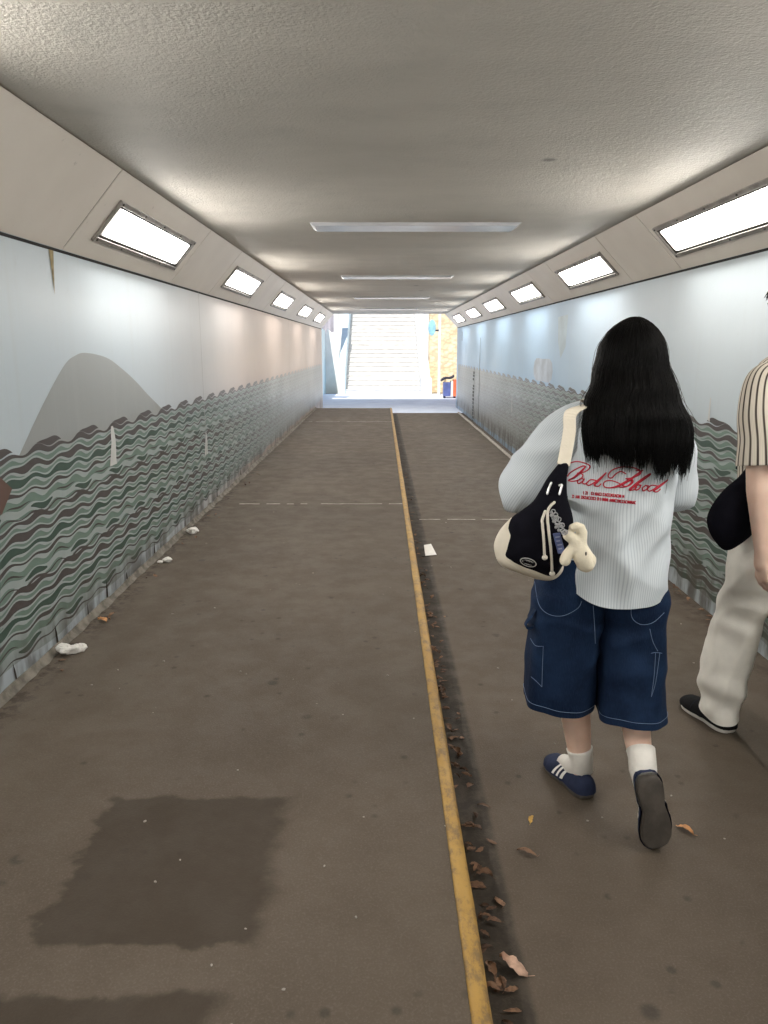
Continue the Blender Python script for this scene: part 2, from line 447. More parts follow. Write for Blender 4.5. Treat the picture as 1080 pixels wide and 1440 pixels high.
# ---- walls with their painted mural
P = .486; TILE = .287; ZT = CAMZ - .45
LINES = [  # offset below tile top, half thickness, phase a, phase b, phase of thickness, material
    (0.000, .0105, 0.3, 1.1, 0.2, 2), (.058, .0125, 0.9, 1.9, 2.1, 2), (.114, .0125, 1.6, 2.6, 4.0, 3),
    (.165, .0065, 2.2, 3.5, 5.2, 2), (.238, .0085, 2.9, 4.4, 1.0, 2)]
def wz(y, pa, pb, am=1.0):
    return am * (.0098 * math.sin(4 * PI * y / P + pa) + .0055 * math.sin(2 * PI * y / P + pb))
def mural(x, sgn, ya, yb, shift):
    """wave bands: flat painted ribbons a millimetre or two proud of the wall face"""
    g = MB(); e1, e2, e3 = x + sgn * .0015, x + sgn * .0022, x + sgn * .003
    step = P / 20; n = int((yb - ya) / step)
    ys = [ya + step * i for i in range(n + 1)]
    def ribbon(mat, xx, top, bot):
        g.cm = mat; prev = None
        for y in ys:
            t, b = top(y), bot(y)
            if t - b < .0006: prev = None; continue
            cur = (g.add((xx, y, b)), g.add((xx, y, t)))
            if prev:
                q = (prev[0], cur[0], cur[1], prev[1]); g.face(*(q if sgn < 0 else q[::-1]))
            prev = cur
    zb = (LF if sgn > 0 else 0) + .085
    L0 = LINES[0]
    ribbon(0, e1, lambda y: ZT + wz(y + shift, L0[2], L0[3]) + .004, lambda y: zb + .012 * math.sin(y * 7) + .01 * math.sin(y * 3.1))
    full = []
    for r in range(4):
        for o, h, pa, pb, pt, mt in LINES:
            z = ZT - r * TILE - o
            if z < zb + .015: break
            full.append((z, h, pa + r * .9, pb + r * 1.57, pt + r * 1.57, mt, o > .2))
    for k, (z, h, pa, pb, pt, mt, lens) in enumerate(full):
        fade = lambda y, z=z: max(.25, 1 - .03 * max(0, y - 8))
        th = lambda y, h=h, pt=pt: h * (1 + .46 * math.sin(2 * PI * (y + shift) / P + pt) + .15 * math.sin(4 * PI * (y + shift) / P + pt * 1.7))
        cz = lambda y, z=z, pa=pa, pb=pb: z + wz(y + shift, pa, pb)
        if not lens:
            ribbon(mt, e3, lambda y: cz(y) + max(.0042, th(y)), lambda y: cz(y) - max(.0042, th(y)))
        else:
            # broken strokes and leaf-shaped gaps
            def open_(y, ph): return math.sin(2 * PI * (y + shift) / P + ph)
            ribbon(3, e3 + sgn * .0005, lambda y: cz(y) + .016 * max(0, open_(y, pt)) ** .8, lambda y: cz(y) - .014 * max(0, open_(y, pt)) ** .8)
            ribbon(2, e3 + sgn * .001, lambda y: cz(y) + .020 + .010 * math.sin(2 * PI * (y + shift) / P + pt + 2.6) + .0045 * max(0, open_(y, pt + 2.9)),
                   lambda y: cz(y) + .020 + .010 * math.sin(2 * PI * (y + shift) / P + pt + 2.6) - .0045 * max(0, open_(y, pt + 2.9)))
            ribbon(2, e3 + sgn * .0015, lambda y: cz(y) - .027 + max(.002, .5 * th(y)), lambda y: cz(y) - .027 - max(.002, .5 * th(y)))
        if k + 1 < len(full):
            z2, h2, pa2, pb2, pt2, _, _ = full[k + 1]
            nz = lambda y, z2=z2, pa2=pa2, pb2=pb2: z2 + wz(y + shift, pa2, pb2)
            nt = lambda y, h2=h2, pt2=pt2: max(.003, h2 * (1 + .46 * math.sin(2 * PI * (y + shift) / P + pt2)))
            top = lambda y: min(cz(y) - max(.0042, th(y)) - .009, lerp(cz(y), nz(y), .30) + .009 * math.sin(4 * PI * (y + shift) / P + pa + 1.2))
            ribbon(1, e2, top, lambda y: nz(y) + nt(y) + .008)
    # dark leaf shapes riding on the top wave
    g.cm = 2
    y = ya + P * .5
    y = min((y + P * k / 24 for k in range(24)), key=lambda q: wz(q + shift + P * .0, L0[2], L0[3]))
    while y < yb - .3:
        up, dn = [], []
        c0 = ZT + wz(y + shift, L0[2], L0[3]) + .016
        for i in range(13):
            t = i / 12; yy = y + (t - .5) * .27
            base = max(c0 - .012 + .010 * math.sin(PI * t), ZT + wz(yy + shift, L0[2], L0[3]) + .017)
            w = math.sin(PI * t ** 1.3) ** 1.1 * .95
            up.append((e3, yy, base + .040 * w)); dn.append((e3, yy, base))
        for i in range(12):
            q = (dn[i], dn[i + 1], up[i + 1], up[i])
            g.quad(*(q if sgn < 0 else q[::-1]))
        y += P
    return g
WM = [M['w_base'], M['w_mint'], M['w_brown'], M['w_green']]

def flat(x, sgn, pts, mb):
    """flat painted outline on a wall; pts are (y, z)"""
    c = (sum(p[0] for p in pts) / len(pts), sum(p[1] for p in pts) / len(pts))
    ci = mb.add((x, *c)); ids = [mb.add((x, *p)) for p in pts]
    for i in range(len(ids)):
        q = (ci, ids[i], ids[(i + 1) % len(ids)]); mb.face(*q)
# left wall
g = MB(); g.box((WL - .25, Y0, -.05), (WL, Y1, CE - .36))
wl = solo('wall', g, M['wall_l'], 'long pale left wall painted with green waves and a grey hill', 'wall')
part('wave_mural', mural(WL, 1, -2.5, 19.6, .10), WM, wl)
hp = spline([(3.02, ZT - .12), (3.2, CAMZ - .436), (3.447, CAMZ - .259), (3.718, CAMZ - .091), (3.87, CAMZ - .042), (4.02, CAMZ - .03), (4.305, CAMZ - .058), (4.53, CAMZ - .12), (4.771, CAMZ - .204), (5.0, CAMZ - .30), (5.267, CAMZ - .405), (5.5, ZT - .05)], 6)
g = MB(); flat(WL + .0008, 1, hp + [(5.5, ZT - .12)], g); part('hill_mural', g, M['hill'], wl)
g = MB(); flat(WL + .004, 1, [(2.6, CAMZ - .46), (2.98, CAMZ - .50), (3.085, CAMZ - .575), (2.98, CAMZ - .66), (2.6, CAMZ - .72)], g)
part('boat_mural', g, M['w_boat'], wl)
g = MB()
for (y, zt_, zb_, w) in ((4.30, -.44, -.66, .12), (6.58, -.73, -.92, .13), (6.57, -.5, -.72, .012)):
    pts = []
    for i in range(9):
        t = i / 8; pts.append((y + .01 * math.sin(5 * t) - w * .15 - w * .5 * t ** .7 * (.6 + .4 * R.random()), CAMZ + lerp(zt_, zb_, t)))
    for i in range(8, -1, -1):
        t = i / 8; pts.append((y + .01 * math.sin(5 * t) + w * .12 + w * .35 * t ** .9 * (.6 + .4 * R.random()), CAMZ + lerp(zt_, zb_, t)))
    flat(WL + .0045, 1, pts, g)
part('paint_scrape', g, M['w_white'], wl)
M['rust'] = simple('rusty_drip', (.36, .29, .16), .8, .3, 20)
g = MB()
flat(WL + .003, 1, [(3.66, CAMZ + .455), (3.715, CAMZ + .455), (3.70, CAMZ + .36), (3.685, CAMZ + .24), (3.675, CAMZ + .33)], g)
part('rust_drip', g, M['rust'], wl)
g = MB()
for y in (6.56, 12.8): g.quad((WL + .0048, y - .003, LF), (WL + .0048, y + .003, LF), (WL + .0048, y + .003, CE - .37), (WL + .0048, y - .003, CE - .37))
part('wall_joint', g, simple('wall_joint_grey', (.33, .32, .31), .8), wl)
# crumbling mortar skirting at the foot of the left wall
g = MB()
rings = []
for i in range(260):
    y = lerp(.3, 17.7, i / 259); a = noise.noise((y * 2.3, 1, 0)); b = noise.noise((y * 5.7, 3, 0)); c2 = noise.noise((y * 13, 7, 0))
    h = .035 + .016 * a + .014 * b; w = .03 + .018 * b + .012 * c2
    rings.append([Vector(p) for p in ((WL + .004, y, LF + h), (WL + .010, y, LF + h - .006), (WL + w * .5, y, LF + h * .42 + .006 * c2), (WL + w, y, LF + .003))])
g.loft(rings, closed=False)
o = part('skirting', g, simple('grey_mortar', (.17, .155, .13), .9, .35, 14, .5, 50), wl, smooth=True)

g = MB()
for y in (2.95, 3.36, 3.74, 4.02, 4.36, 4.92, 5.72, 6.9, 8.1):   # dark seams and drips at the wall foot
    h = R.uniform(.05, .11); w = R.uniform(.006, .016); sk = R.uniform(-.02, .02)
    flat(WL + .0046, 1, [(y - w, LF + .02), (y + w, LF + .02), (y + w * .7 + sk * .5, LF + .02 + h * .6), (y + sk, LF + .02 + h), (y - w * .8 + sk * .5, LF + .02 + h * .55)], g)
part('foot_stain', g, simple('damp_stain', (.05, .043, .037), .85), wl)
# right wall
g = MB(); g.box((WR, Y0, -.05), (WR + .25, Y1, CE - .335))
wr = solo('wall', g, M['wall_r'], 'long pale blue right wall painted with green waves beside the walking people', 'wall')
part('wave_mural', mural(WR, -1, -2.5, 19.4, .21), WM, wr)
g = MB()
for (y, zt_, zb_, w) in ((4.45, -.29, -.43, .03), (11.25, -.72, -.95, .10)):
    flat(WR - .0045, -1, [(y - w * .2, CAMZ + zt_), (y - w * .55, CAMZ + zb_), (y + w * .45, CAMZ + zb_ + .01), (y + w * .25, CAMZ + zt_)], g)
part('paint_scrape', g, M['w_white'], wr)
g = MB()   # pale pink and greenish faded paint marks
flat(WR - .0012, -1, [(9.2 + .55 * math.cos(a), CAMZ - .27 + .16 * math.sin(a) + .03 * math.sin(3 * a)) for a in [k * PI / 8 for k in range(16)]], g)
part('paint_blotch', g, simple('faded_pink', (.49, .56, .655), .4, .2, 4), wr)
g = MB(); flat(WR - .0012, -1, [(8.05, CAMZ + .33), (8.5, CAMZ + .32), (8.45, CAMZ + .05), (8.3, CAMZ - .12), (8.1, CAMZ + .0)], g)
part('paint_streak', g, simple('faded_green', (.475, .60, .69), .4, .12, 4), wr)
g = MB()
for y, z0, z1, w in ((15.1, .06, CAMZ + .18, .012), (18.55, CAMZ + .15, CAMZ + .36, .02)):
    g.box((WR - .006, y - w, z0), (WR - .004, y + w, z1))
part('wall_joint', g, simple('dark_seam', (.10, .10, .10), .8), wr)
g = MB(); z = CAMZ - .50
for k in range(16):   # column of small stencilled marks by the seam
    h = R.uniform(.03, .07); g.box((WR - .0075, 15.92 + R.uniform(-.05, .02), z - h), (WR - .0055, 16.12 + R.uniform(-.04, .05), z)); z -= h + R.uniform(.015, .03)
    if k == 2: z -= .06
part('stencil_marks', g, simple('stencil_black', (.12, .13, .13), .7), wr)

# pale edging strip at the foot of the right wall, far half
g = MB(); rings = []
for i in range(90):
    y = lerp(6.2, 18.0, i / 89); w = .006 * noise.noise((y * 1.7, 0, 2))
    rings.append([Vector(p) for p in ((1.80 + w, y, 0), (1.803 + w, y, .022), (1.835 + w, y, .024), (1.84 + w, y, 0))])
g.loft(rings, closed=False)
struct('edging_strip', g, M['joint'], smooth=True)

# ---- ceiling slab
g = MB(); g.box((-3.2, Y0, CE), (3.6, Y1, CE + .55)); 
cl = solo('ceiling', g, M['ceil'], 'grey stippled concrete ceiling spanning the whole underpass', 'ceiling')
g = MB(); g.box((-3.2, Y1, CE + .02), (3.6, Y1 + .28, CE + 1.35))
solo('parapet', g, M['deck'], 'concrete parapet over the far mouth of the underpass', 'parapet')
g = MB()
for s, x in ((-1, WL - .25), (1, WR + .25)):
    a, b = (x - 1.4, x) if s < 0 else (x, x + 1.4)
    g.box((a, Y0, -.05), (b - .003 * s * 0, Y1, CE - .003))
struct('embankment', g, M['deck'])
pl = [(-.49, .95, 5.27, .30), (-.49, .85, 9.05, .30), (-.48, .82, 12.85, .30), (-.48, .80, 16.6, .30)]
words = ('nearest', 'second nearest', 'third', 'farthest')
for k, (x0, x1, y, w) in enumerate(pl):
    y = (y + .82 * SN) / CS - .02
    t = thing('ceiling_plate', f'{words[k]} of the shiny pale cover plates across the ceiling', 'cover plate', ((x0 + x1) / 2, y, CE - .03), 'cover plates across the ceiling')
    g = MB()
    a = [(x0, y - w / 2, CE), (x1, y - w / 2, CE), (x1, y + w / 2, CE), (x0, y + w / 2, CE)]
    i_ = .03
    b = [(x0 + i_, y - w / 2 + .012, CE - .02), (x1 - i_, y - w / 2 + .012, CE - .02), (x1 - i_, y + w / 2 - .012, CE - .02), (x0 + i_, y + w / 2 - .012, CE - .02)]
    g.quad(*b[::-1])
    for i in range(4): g.quad(a[i], a[(i + 1) % 4], b[(i + 1) % 4], b[i])
    part('plate', g, M['plate'], t)

# ---- sloping fascias with panels and lamps
def fascia(side, W, zb, XT, zt, label):
    s = -1 if side == 'l' else 1
    zb, zt = CAMZ + zb, CAMZ + zt
    root = thing('lighting_fascia', label, 'fascia', (W, Y0, zb))
    prof = [(W, zb), (XT + s * .022, zt - .028), (XT, zt - .004), (XT + s * .05, zt + .0), (W + s * .10, zt), (W + s * .10, zb)]
    if side == 'l': prof = prof[::-1]
    return root, prof
def run(root, prof, joints):
    for a, b in zip(joints, joints[1:]):
        g = MB(); g.prism(prof, a + .0055, b - .0055)
        o = part('panel', g, M['panel'], root, bevel=.003, seg=1)
    g = MB(); cx = sum(p[0] for p in prof) / len(prof); cz = sum(p[1] for p in prof) / len(prof)
    g.prism([(lerp(x, cx, .06), lerp(z, cz, .06)) for x, z in prof], joints[0], joints[-1])
    part('backing', g, M['gap'], root)
    W = max(prof, key=lambda q: abs(q[0]))[0]; s = 1 if W > 0 else -1
    lo = min(z for x, z in prof); wx = min((x for x, z in prof if abs(z - lo) < 1e-6), key=abs)
    g = MB(); g.box((wx - .004 if s > 0 else wx, joints[0], lo - .014), (wx if s > 0 else wx + .004, joints[-1], lo - .001))
    part('shadow_gap', g, M['gap'], root)
def lamp(side, W, zb, XT, zt, y0, y1, label, lit=True, bolts=False):
    s = -1 if side == 'l' else 1
    A = Vector((W, 0, CAMZ + zb)); B = Vector((XT + s * .022, 0, CAMZ + zt - .028))
    up = (B - A).normalized(); n = Vector((-s * up.z, 0, s * up.x))
    if n.z > 0: n = -n
    L = (B - A).length; m0, m1 = L * .235, L * .785
    o = A + up * ((m0 + m1) / 2); o.y = (y0 + y1) / 2
    t = thing('fascia_lamp', label, 'lamp', o, 'lamps set in the sloping fascias')
    hy, hu = (y1 - y0) / 2, (m1 - m0) / 2
    ey = Vector((0, 1, 0)); g = MB(); w = .026
    for (a, b) in (((-hy, -hu, 0), (hy, -hu + w, .016)), ((-hy, hu - w, 0), (hy, hu, .016)), ((-hy, -hu + w, 0), (-hy + w, hu - w, .0155)), ((hy - w, -hu + w, 0), (hy, hu - w, .0155))):
        g.obox(o, ey, up, n, a, b)
    part('frame', g, M['frame'], t, bevel=.003)
    g = MB(); w2 = w + .012
    for (a, b) in (((-hy + w, -hu + w, 0), (hy - w, -hu + w2, .009)), ((-hy + w, hu - w2, 0), (hy - w, hu - w, .009)), ((-hy + w, -hu + w2, 0), (-hy + w2, hu - w2, .0085)), ((hy - w2, -hu + w2, 0), (hy - w, hu - w2, .0085))):
        g.obox(o, ey, up, n, a, b)
    part('gasket', g, M['bolt'], t)
    # diffuser: local x runs up the slope, local y along the underpass
    me = bpy.data.meshes.new('diffuser')
    a, b = hu - w2, hy - w2
    vs = [(-a, -b, .0), (a, -b, .0), (a, b, .0), (-a, b, .0), (-a * .9, -b * .975, .007), (a * .9, -b * .975, .007), (a * .9, b * .975, .007), (-a * .9, b * .975, .007)]
    fs = [(4, 5, 6, 7), (0, 1, 5, 4), (1, 2, 6, 5), (2, 3, 7, 6), (3, 0, 4, 7)]
    me.from_pydata(vs, [], fs)
    d = link('diffuser', me, M['lens'] if lit else M['lens_off'], t)
    mx = Matrix((up, ey, n)).transposed().to_4x4()
    if mx.to_3x3().determinant() < 0:
        mx = Matrix((up, -ey, n)).transposed().to_4x4()
    mx.translation = n * .002
    d.matrix_local = mx
    if bolts:
        for k in range(5):
            for v in (-hu + w / 2, hu - w / 2):
                c = o + ey * lerp(-hy + .03, hy - .03, k / 4) + up * v + n * .016
                g = MB(); g.tube([c, c + n * .004], .006, 8, caps=False); part('bolt', g, M['bolt'], t)
LWF = (WL, .455, -1.22, .822); RWF = (WR, .485, 1.605, .822)
root, prof = fascia('l', *LWF, 'beige sloping lighting fascia along the top of the left wall')
J = []
y = 3.82 - 3.115 * 3
while y < Y1: J += [y, y + 1.895]; y += 3.115
J = [j for j in J if Y0 < j < Y1 - .3]
run(root, prof, [Y0] + J + [Y1])
names = {0: 'nearest lit lamp in the left fascia beside the grey hill', 1: 'second lit lamp from the front in the left fascia', 2: 'third lit lamp from the front in the left fascia', 3: 'fourth lit lamp from the front in the left fascia', 4: 'fifth lit lamp from the front in the left fascia', -1: 'left fascia lamp just behind the viewer', -2: 'left fascia lamp further behind the viewer'}
for k in range(-3, 5):
    lamp('l', *LWF, 4.02 + 3.115 * k, 5.55 + 3.115 * k, names.get(k, 'left fascia lamp farthest behind the viewer'), bolts=k in (0, 1))
root, prof = fascia('r', *RWF, 'beige sloping lighting fascia along the top of the right wall')
J = []
y = 3.27 - 2.73 * 3
while y < Y1: J += [y, y + 1.79]; y += 2.73
J = [j for j in J if Y0 < j < Y1 - .3]
run(root, prof, [Y0] + J + [Y1])
names = {0: 'largest and nearest lit lamp in the right fascia, cut by the frame', 1: 'second lit lamp from the front in the right fascia', 2: 'third lit lamp from the front in the right fascia', 3: 'fourth lit lamp from the front in the right fascia', 4: 'fifth lit lamp from the front in the right fascia', 5: 'small dim lamp at the far end of the right fascia', -1: 'right fascia lamp just behind the viewer', -2: 'right fascia lamp further behind the viewer'}
for k in range(-3, 6):
    lamp('r', *RWF, 3.42 + 2.73 * k, 4.96 + 2.73 * k, names.get(k, 'right fascia lamp farthest behind the viewer'), bolts=k in (0, 1))

# ================================================================== BEYOND THE FAR MOUTH
SX0, SX1, SY = -1.22, 1.28, 25.6
t = thing('staircase', 'wide pale stone staircase climbing out beyond the underpass', 'stairs', ((SX0 + SX1) / 2, SY, 0))
NST = 30
for i in range(NST):
    g = MB(); y = SY + i * .29; z = (i + 1) * .15
    g.box((SX0 + .002, y, max(-.02, z - .5)), (SX1 - .002, y + .292 + (.30 if i < NST - 1 else 3), z - .035))
    g.box((SX0 + .002, y - .025, z - .033), (SX1 - .002, y + .29, z))
    part('step', g, M['stair'], t)
def parapet_side(x0, x1, name, label, m, h):
    g = MB(); T = SY + NST * .29
    pr = [(SY - .9 if m is M['conc'] else SY - .2, -.02), (SY - .9 if m is M['conc'] else SY - .2, h), (SY, h), (T, NST * .15 + h), (T + 3, NST * .15 + h), (T + 3, -.02)]
    a = [g.add((x0, y, z)) for y, z in pr]; b = [g.add((x1, y, z)) for y, z in pr]
    g.face(*a); g.face(*b[::-1])
    for i in range(len(pr)):
        j = (i + 1) % len(pr); g.face(a[i], b[i], b[j], a[j])
    solo(name, g, m, label, 'stair wall', bevel=.02)
parapet_side(SX1, SX1 + .34, 'stair_wall', 'white sloping wall along the right side of the stairs', M['conc'], .55)
parapet_side(SX0 - .22, SX0, 'stair_wall', 'pale sloping wall tinted with blue shade along the left side of the stairs', M['shade_blue_conc'], .9)
g = MB(); g.box((-14, 26.2, -.02), (SX0 - .24, 26.6, 4.2))
solo('retaining_wall', g, M['conc'], 'tall white retaining wall left of the stairs', 'wall')
g = MB(); g.box((-2.25, Y1 + .30, -.02), (-1.92, 26.198, 3.0))
solo('wing_wall', g, M['shade_blue_conc'], 'pale wing wall tinted with blue shade leading from the left mouth of the underpass', 'wall')
g = MB()
for i in range(2):
    g.box((SX1 + .36 if i == 0 else 4.6, 26.6 - i * 5, -.02), (9, 27.1 - i * 5 + (5 if i else 0), 6.5))
solo('stone_wall', g, M['stone'], 'sunlit yellow stone retaining wall right of the stairs', 'wall')
g = MB(); g.box((-12, 37.5, -.02), (12, 38, 9.5))
solo('upper_wall', g, M['conc'], 'pale wall above the top of the stairs', 'wall')
# ragged canvas on the left wing wall
g = MB(); rings = []
for i in range(25):
    u = i / 24; y = 22.0; x = lerp(-1.90, -1.36, u)
    zb = 2.02 - .06 * abs(math.sin(u * 9)) - (.14 if .55 < u < .62 else 0) + .05 * math.sin(u * 4)
    rings.append([Vector((x, y + .04 * math.sin(u * 14) * (1 - k / 8), lerp(zb, 2.9, k / 8))) for k in range(9)])
g.loft(rings, closed=False)
solo('canvas_sheet', g, M['cloth_grey'], 'pale ragged-edged sheet hanging by the left mouth of the underpass', 'sheet', smooth=True)
# sign on its post
p = Vector((1.72, 24.6, 0))
t = thing('sign_post', 'pale post with a small blue oval sign right of the stairs', 'sign', p)
g = MB(); g.tube([p + Vector((.12, 0, 0)), p + Vector((.12, 0, 3.0))], .045, 12); part('post', g, M['conc'], t, True)
g = MB(); g.ell(p + Vector((-.13, -.05, 2.13)), (.12, .02, .25)); part('sign_plate', g, M['sign_blue'], t, True)
g = MB(); g.box(tuple(p + Vector((-.05, -.03, 2.02))), tuple(p + Vector((.10, .0, 2.07)))); part('bracket', g, M['bin_dark'], t)
p = Vector((2.36, 23.6, 0))
t = thing('drain_pipe', 'thin reddish pipe standing at the right mouth of the underpass', 'pipe', p)
g = MB(); g.tube([p, p + Vector((0, 0, 4.4))], .038, 12); part('pipe', g, M['red_pole'], t, True)
g = MB()
for z in (.6, 1.9, 3.2): g.tube([p + Vector((0, 0, z)), p + Vector((0, 0, z + .08))], .055, 12, False)
part('pipe_clip', g, M['conc'], t)
p = Vector((2.08, 23.4, 0))
t = thing('litter_bin', 'blue and orange litter bin by the sunlit stone wall', 'bin', p)
def barrel(x0, x1, z0, z1, d=.17):
    g = MB(); g.box((p.x + x0, p.y - d, z0), (p.x + x1, p.y + d, z1)); return g
part('body', barrel(-.20, .02, .06, .48), M['bin_blue'], t, bevel=.02)
part('panel', barrel(.095, .21, .06, .56), M['bin_orange'], t, bevel=.015)
part('divider', barrel(.023, .092, .06, .52), M['conc'], t, bevel=.01)
g = MB(); rings = []
for i in range(9):
    u = i / 8; x = lerp(-.27, .12, u); zz = .50 + .15 * u + .03 * math.sin(u * 6)
    rings.append([Vector((p.x + x, p.y + yy, zz + dz)) for yy, dz in ((-.2, 0), (.2, 0), (.2, .06), (-.2, .06))])
g.loft(rings, cap0=True, cap1=True); part('lid', g, M['bin_dark'], t)
g = MB()
for dx in (-.16, .15): g.box((p.x + dx - .03, p.y - .12, -.02), (p.x + dx + .03, p.y + .12, .06))
part('foot', g, M['bin_dark'], t)

# ================================================================== PEOPLE
CAM = Vector((0, 0, CAMZ))
def rotm(a, b, c): return Matrix((a, b, c)).transposed()
def fold(p, s=1.0):
    return noise.noise(p * (5.0 * s)) + .5 * noise.noise(p * (11.0 * s))
def bvh(mbs):
    V, F = [], []
    for g in mbs:
        o = len(V); V += [Vector(v) for v in g.v]; F += [tuple(i + o for i in f) for f in g.f]
    return BVHTree.FromPolygons(V, F)
def lay(tree, pts, off=.0015, y=2.2):
    """lay photo-measured points on a garment surface (moved 'off' out of it)"""
    out = []
    for u, v in pts:
        q = spot(u, v, y); d = (q - CAM).normalized()
        h, n, i, t = tree.ray_cast(CAM + d * .5, d)
        if h is None: continue
        if n.dot(d) > 0: n = -n
        out.append(h + n * off)
    return out
def on_curve(g, tree, pts, r, off=.001, n=6, sub=6, y=2.2):
    q = spline(pts, sub) if len(pts) > 2 else [tuple(lerp(a, b, k / 8) for a, b in zip(*pts)) for k in range(9)]
    w = lay(tree, q, off, y)
    # leave out points that landed on another surface behind
    w = [p for i, p in enumerate(w) if i == 0 or (p - w[i - 1]).length < .06]
    if len(w) > 2:
        rr = r if not isinstance(r, tuple) else [lerp(r[0], r[1], math.sin(PI * k / (len(w) - 1))) for k in range(len(w))]
        g.tube(w, rr, n)

def hand(g, w, d, n, a, k=1.0, curl=.45):
    d, n, a = d.normalized(), n.normalized(), a.normalized()
    g.tube([w - d * .02 * k, w + d * .035 * k], [.025 * k, .027 * k], 12)
    g.ell(w + d * .052 * k, (.038 * k, .0155 * k, .046 * k), rotm(a, n, d))
    for i, (L, r) in enumerate(((.071, .0086), (.079, .0088), (.073, .0084), (.057, .0076))):
        b = w + d * ((.086, .090, .086, .078)[i] * k) + a * ((.031 - .0208 * i) * k)
        pts = [b - d * .02 * k]; th = .12 + .06 * i; p = b; pts.append(p)
        sp = a * (.06 - .05 * i)
        for seg, c in ((.44, curl * .7), (.31, curl), (.25, curl * .7)):
            th += c
            p = p + ((d + sp) * math.cos(th) + n * math.sin(th)).normalized() * (L * seg * k); pts.append(p)
        g.tube(pts, [r * k * 1.05, r * k * 1.08, r * k, r * k * .93, r * k * .8], 10)
    b = w + d * .022 * k + a * .024 * k
    p1 = b + (a * .62 + d * .7 + n * .35).normalized() * .036 * k
    p2 = p1 + (a * .25 + d * .85 + n * .4).normalized() * .031 * k
    p3 = p2 + (a * .05 + d * .9 + n * .45).normalized() * .025 * k
    g.tube([b - d * .012 * k, b, p1, p2, p3], [.012 * k, .0135 * k, .0115 * k, .0102 * k, .0085 * k], 10)

def head(g, c, k=1.0):
    def P(x, y, z): return c + Vector((x, y, z)) * k
    E = lambda p, r, rot=None: g.ell(p, tuple(q * k for q in r), rot)
    E(P(0, -.012, .028), (.073, .092, .082)); E(P(0, .022, -.035), (.058, .066, .072))
    E(P(0, .052, -.084), (.030, .030, .022)); E(P(0, .03, -.068), (.050, .045, .036))
    E(P(0, .074, .028), (.050, .016, .012))                      # brow
    for s in (-1, 1):
        E(P(s * .034, .068, -.018), (.021, .016, .018))           # cheekbone
        E(P(s * .075, -.002, -.008), (.009, .019, .030))          # ear
        E(P(s * .080, -.006, .004), (.006, .015, .018))
        E(P(s * .010, .093, -.028), (.008, .009, .007))           # nostril wing
    g.tube([P(0, .082, .018), P(0, .094, -.005), P(0, .104, -.024)], [.008 * k, .0095 * k, .0115 * k], 10)
    E(P(0, .085, -.050), (.022, .009, .0048)); E(P(0, .084, -.059), (.019, .009, .0055))

def person(label, base, J, k, hands):
    """one continuous skin surface grown over the whole figure"""
    g = MB(); v = lambda n: Vector(J[n])
    pel, wai, che, nec, hd = v('pelvis'), v('waist'), v('chest'), v('neck'), v('head')
    g.tube([pel - Vector((0, 0, .08)), pel, pel.lerp(wai, .5), wai, wai.lerp(che, .5), che, che.lerp(nec, .55), nec],
           [(.11 * k, .10 * k), (.160 * k, .112 * k), (.150 * k, .105 * k), (.122 * k, .09 * k), (.135 * k, .098 * k), (.150 * k, .102 * k), (.125 * k, .078 * k), (.055 * k, .055 * k)], 20)
    g.tube([che.lerp(nec, .7), nec, hd + Vector((0, -.012, -.03))], [.06 * k, .052 * k, .05 * k], 14)
    head(g, hd, J.get('hk', 1.0))
    for s in 'lr':
        sh, el, wr_ = v('sh' + s), v('el' + s), v('wr' + s)
        g.tube([che.lerp(nec, .45) * .45 + sh * .55, sh, sh.lerp(el, .35), el, el.lerp(wr_, .3), wr_],
               [.058 * k, .052 * k, .046 * k, .036 * k, .039 * k, .024 * k], 14)
        hp_, kn, an = v('hip' + s), v('kn' + s), v('an' + s)
        cr = J['calf']
        g.tube([hp_ + Vector((0, 0, .03)), hp_.lerp(kn, .3), hp_.lerp(kn, .7), kn, kn.lerp(an, .32), kn.lerp(an, .68), an],
               [.088 * k, .084 * k, .066 * k, .056 * k, cr, cr * .80, cr * .62], 16)
        toe = v('to' + s); f = toe - an
        an2 = an - Vector(J['up' + s]) * .025
        g.tube([an, an2.lerp(toe, .3), an2.lerp(toe, .62)], [cr * .62, .024, .016], 12)
        d, n, a = hands[s]
        hand(g, wr_, Vector(d), Vector(n), Vector(a), k)
    me = remesh(g, .0048, 3)
    me.name = 'person'
    me.transform(Matrix.Translation(-Vector(base)))
    me.polygons.foreach_set('use_smooth', [True] * len(me.polygons))
    o = link('person', me, M['skin']); o.location = base; ORG[o] = Vector(base)
    tag(o, label, 'person')
    for s in (-1, 1):   # eyes under the brow
        hk = J.get('hk', 1.0); c = hd + Vector((s * .031, .070, .006)) * hk
        e = MB(); e.ell(c, (.0125, .0115, .0115)); eo = part('eye', e, M['eye'], o, True)
        e = MB(); e.ell(c + Vector((0, .0085, 0)), (.0055, .0042, .0055)); part('iris', e, M['iris'], eo, True)
        e = MB(); e.tube([c + Vector((-.016, .012, .020)), c + Vector((0, .016, .025)), c + Vector((.016, .012, .020))], [.002, .0035, .002], 8)
        part('eyebrow', e, M['hair'], o, True)
    return o

def ring_shape(cx, cy, z, hx, hy, n, ex=2.3, zf=None, start=0.0):
    out = []; L = [0.0]
    for i in range(n + 1):
        a = start + 2 * PI * i / n
        sx, cy_ = math.sin(a), math.cos(a)
        x = cx + hx * math.copysign(abs(sx) ** (2 / ex), sx); y = cy + hy * math.copysign(abs(cy_) ** (2 / ex), cy_)
        out.append(Vector((x, y, zf(a) if zf else z)))
        if i: L.append(L[-1] + (out[i] - out[i - 1]).length)
    return out, L

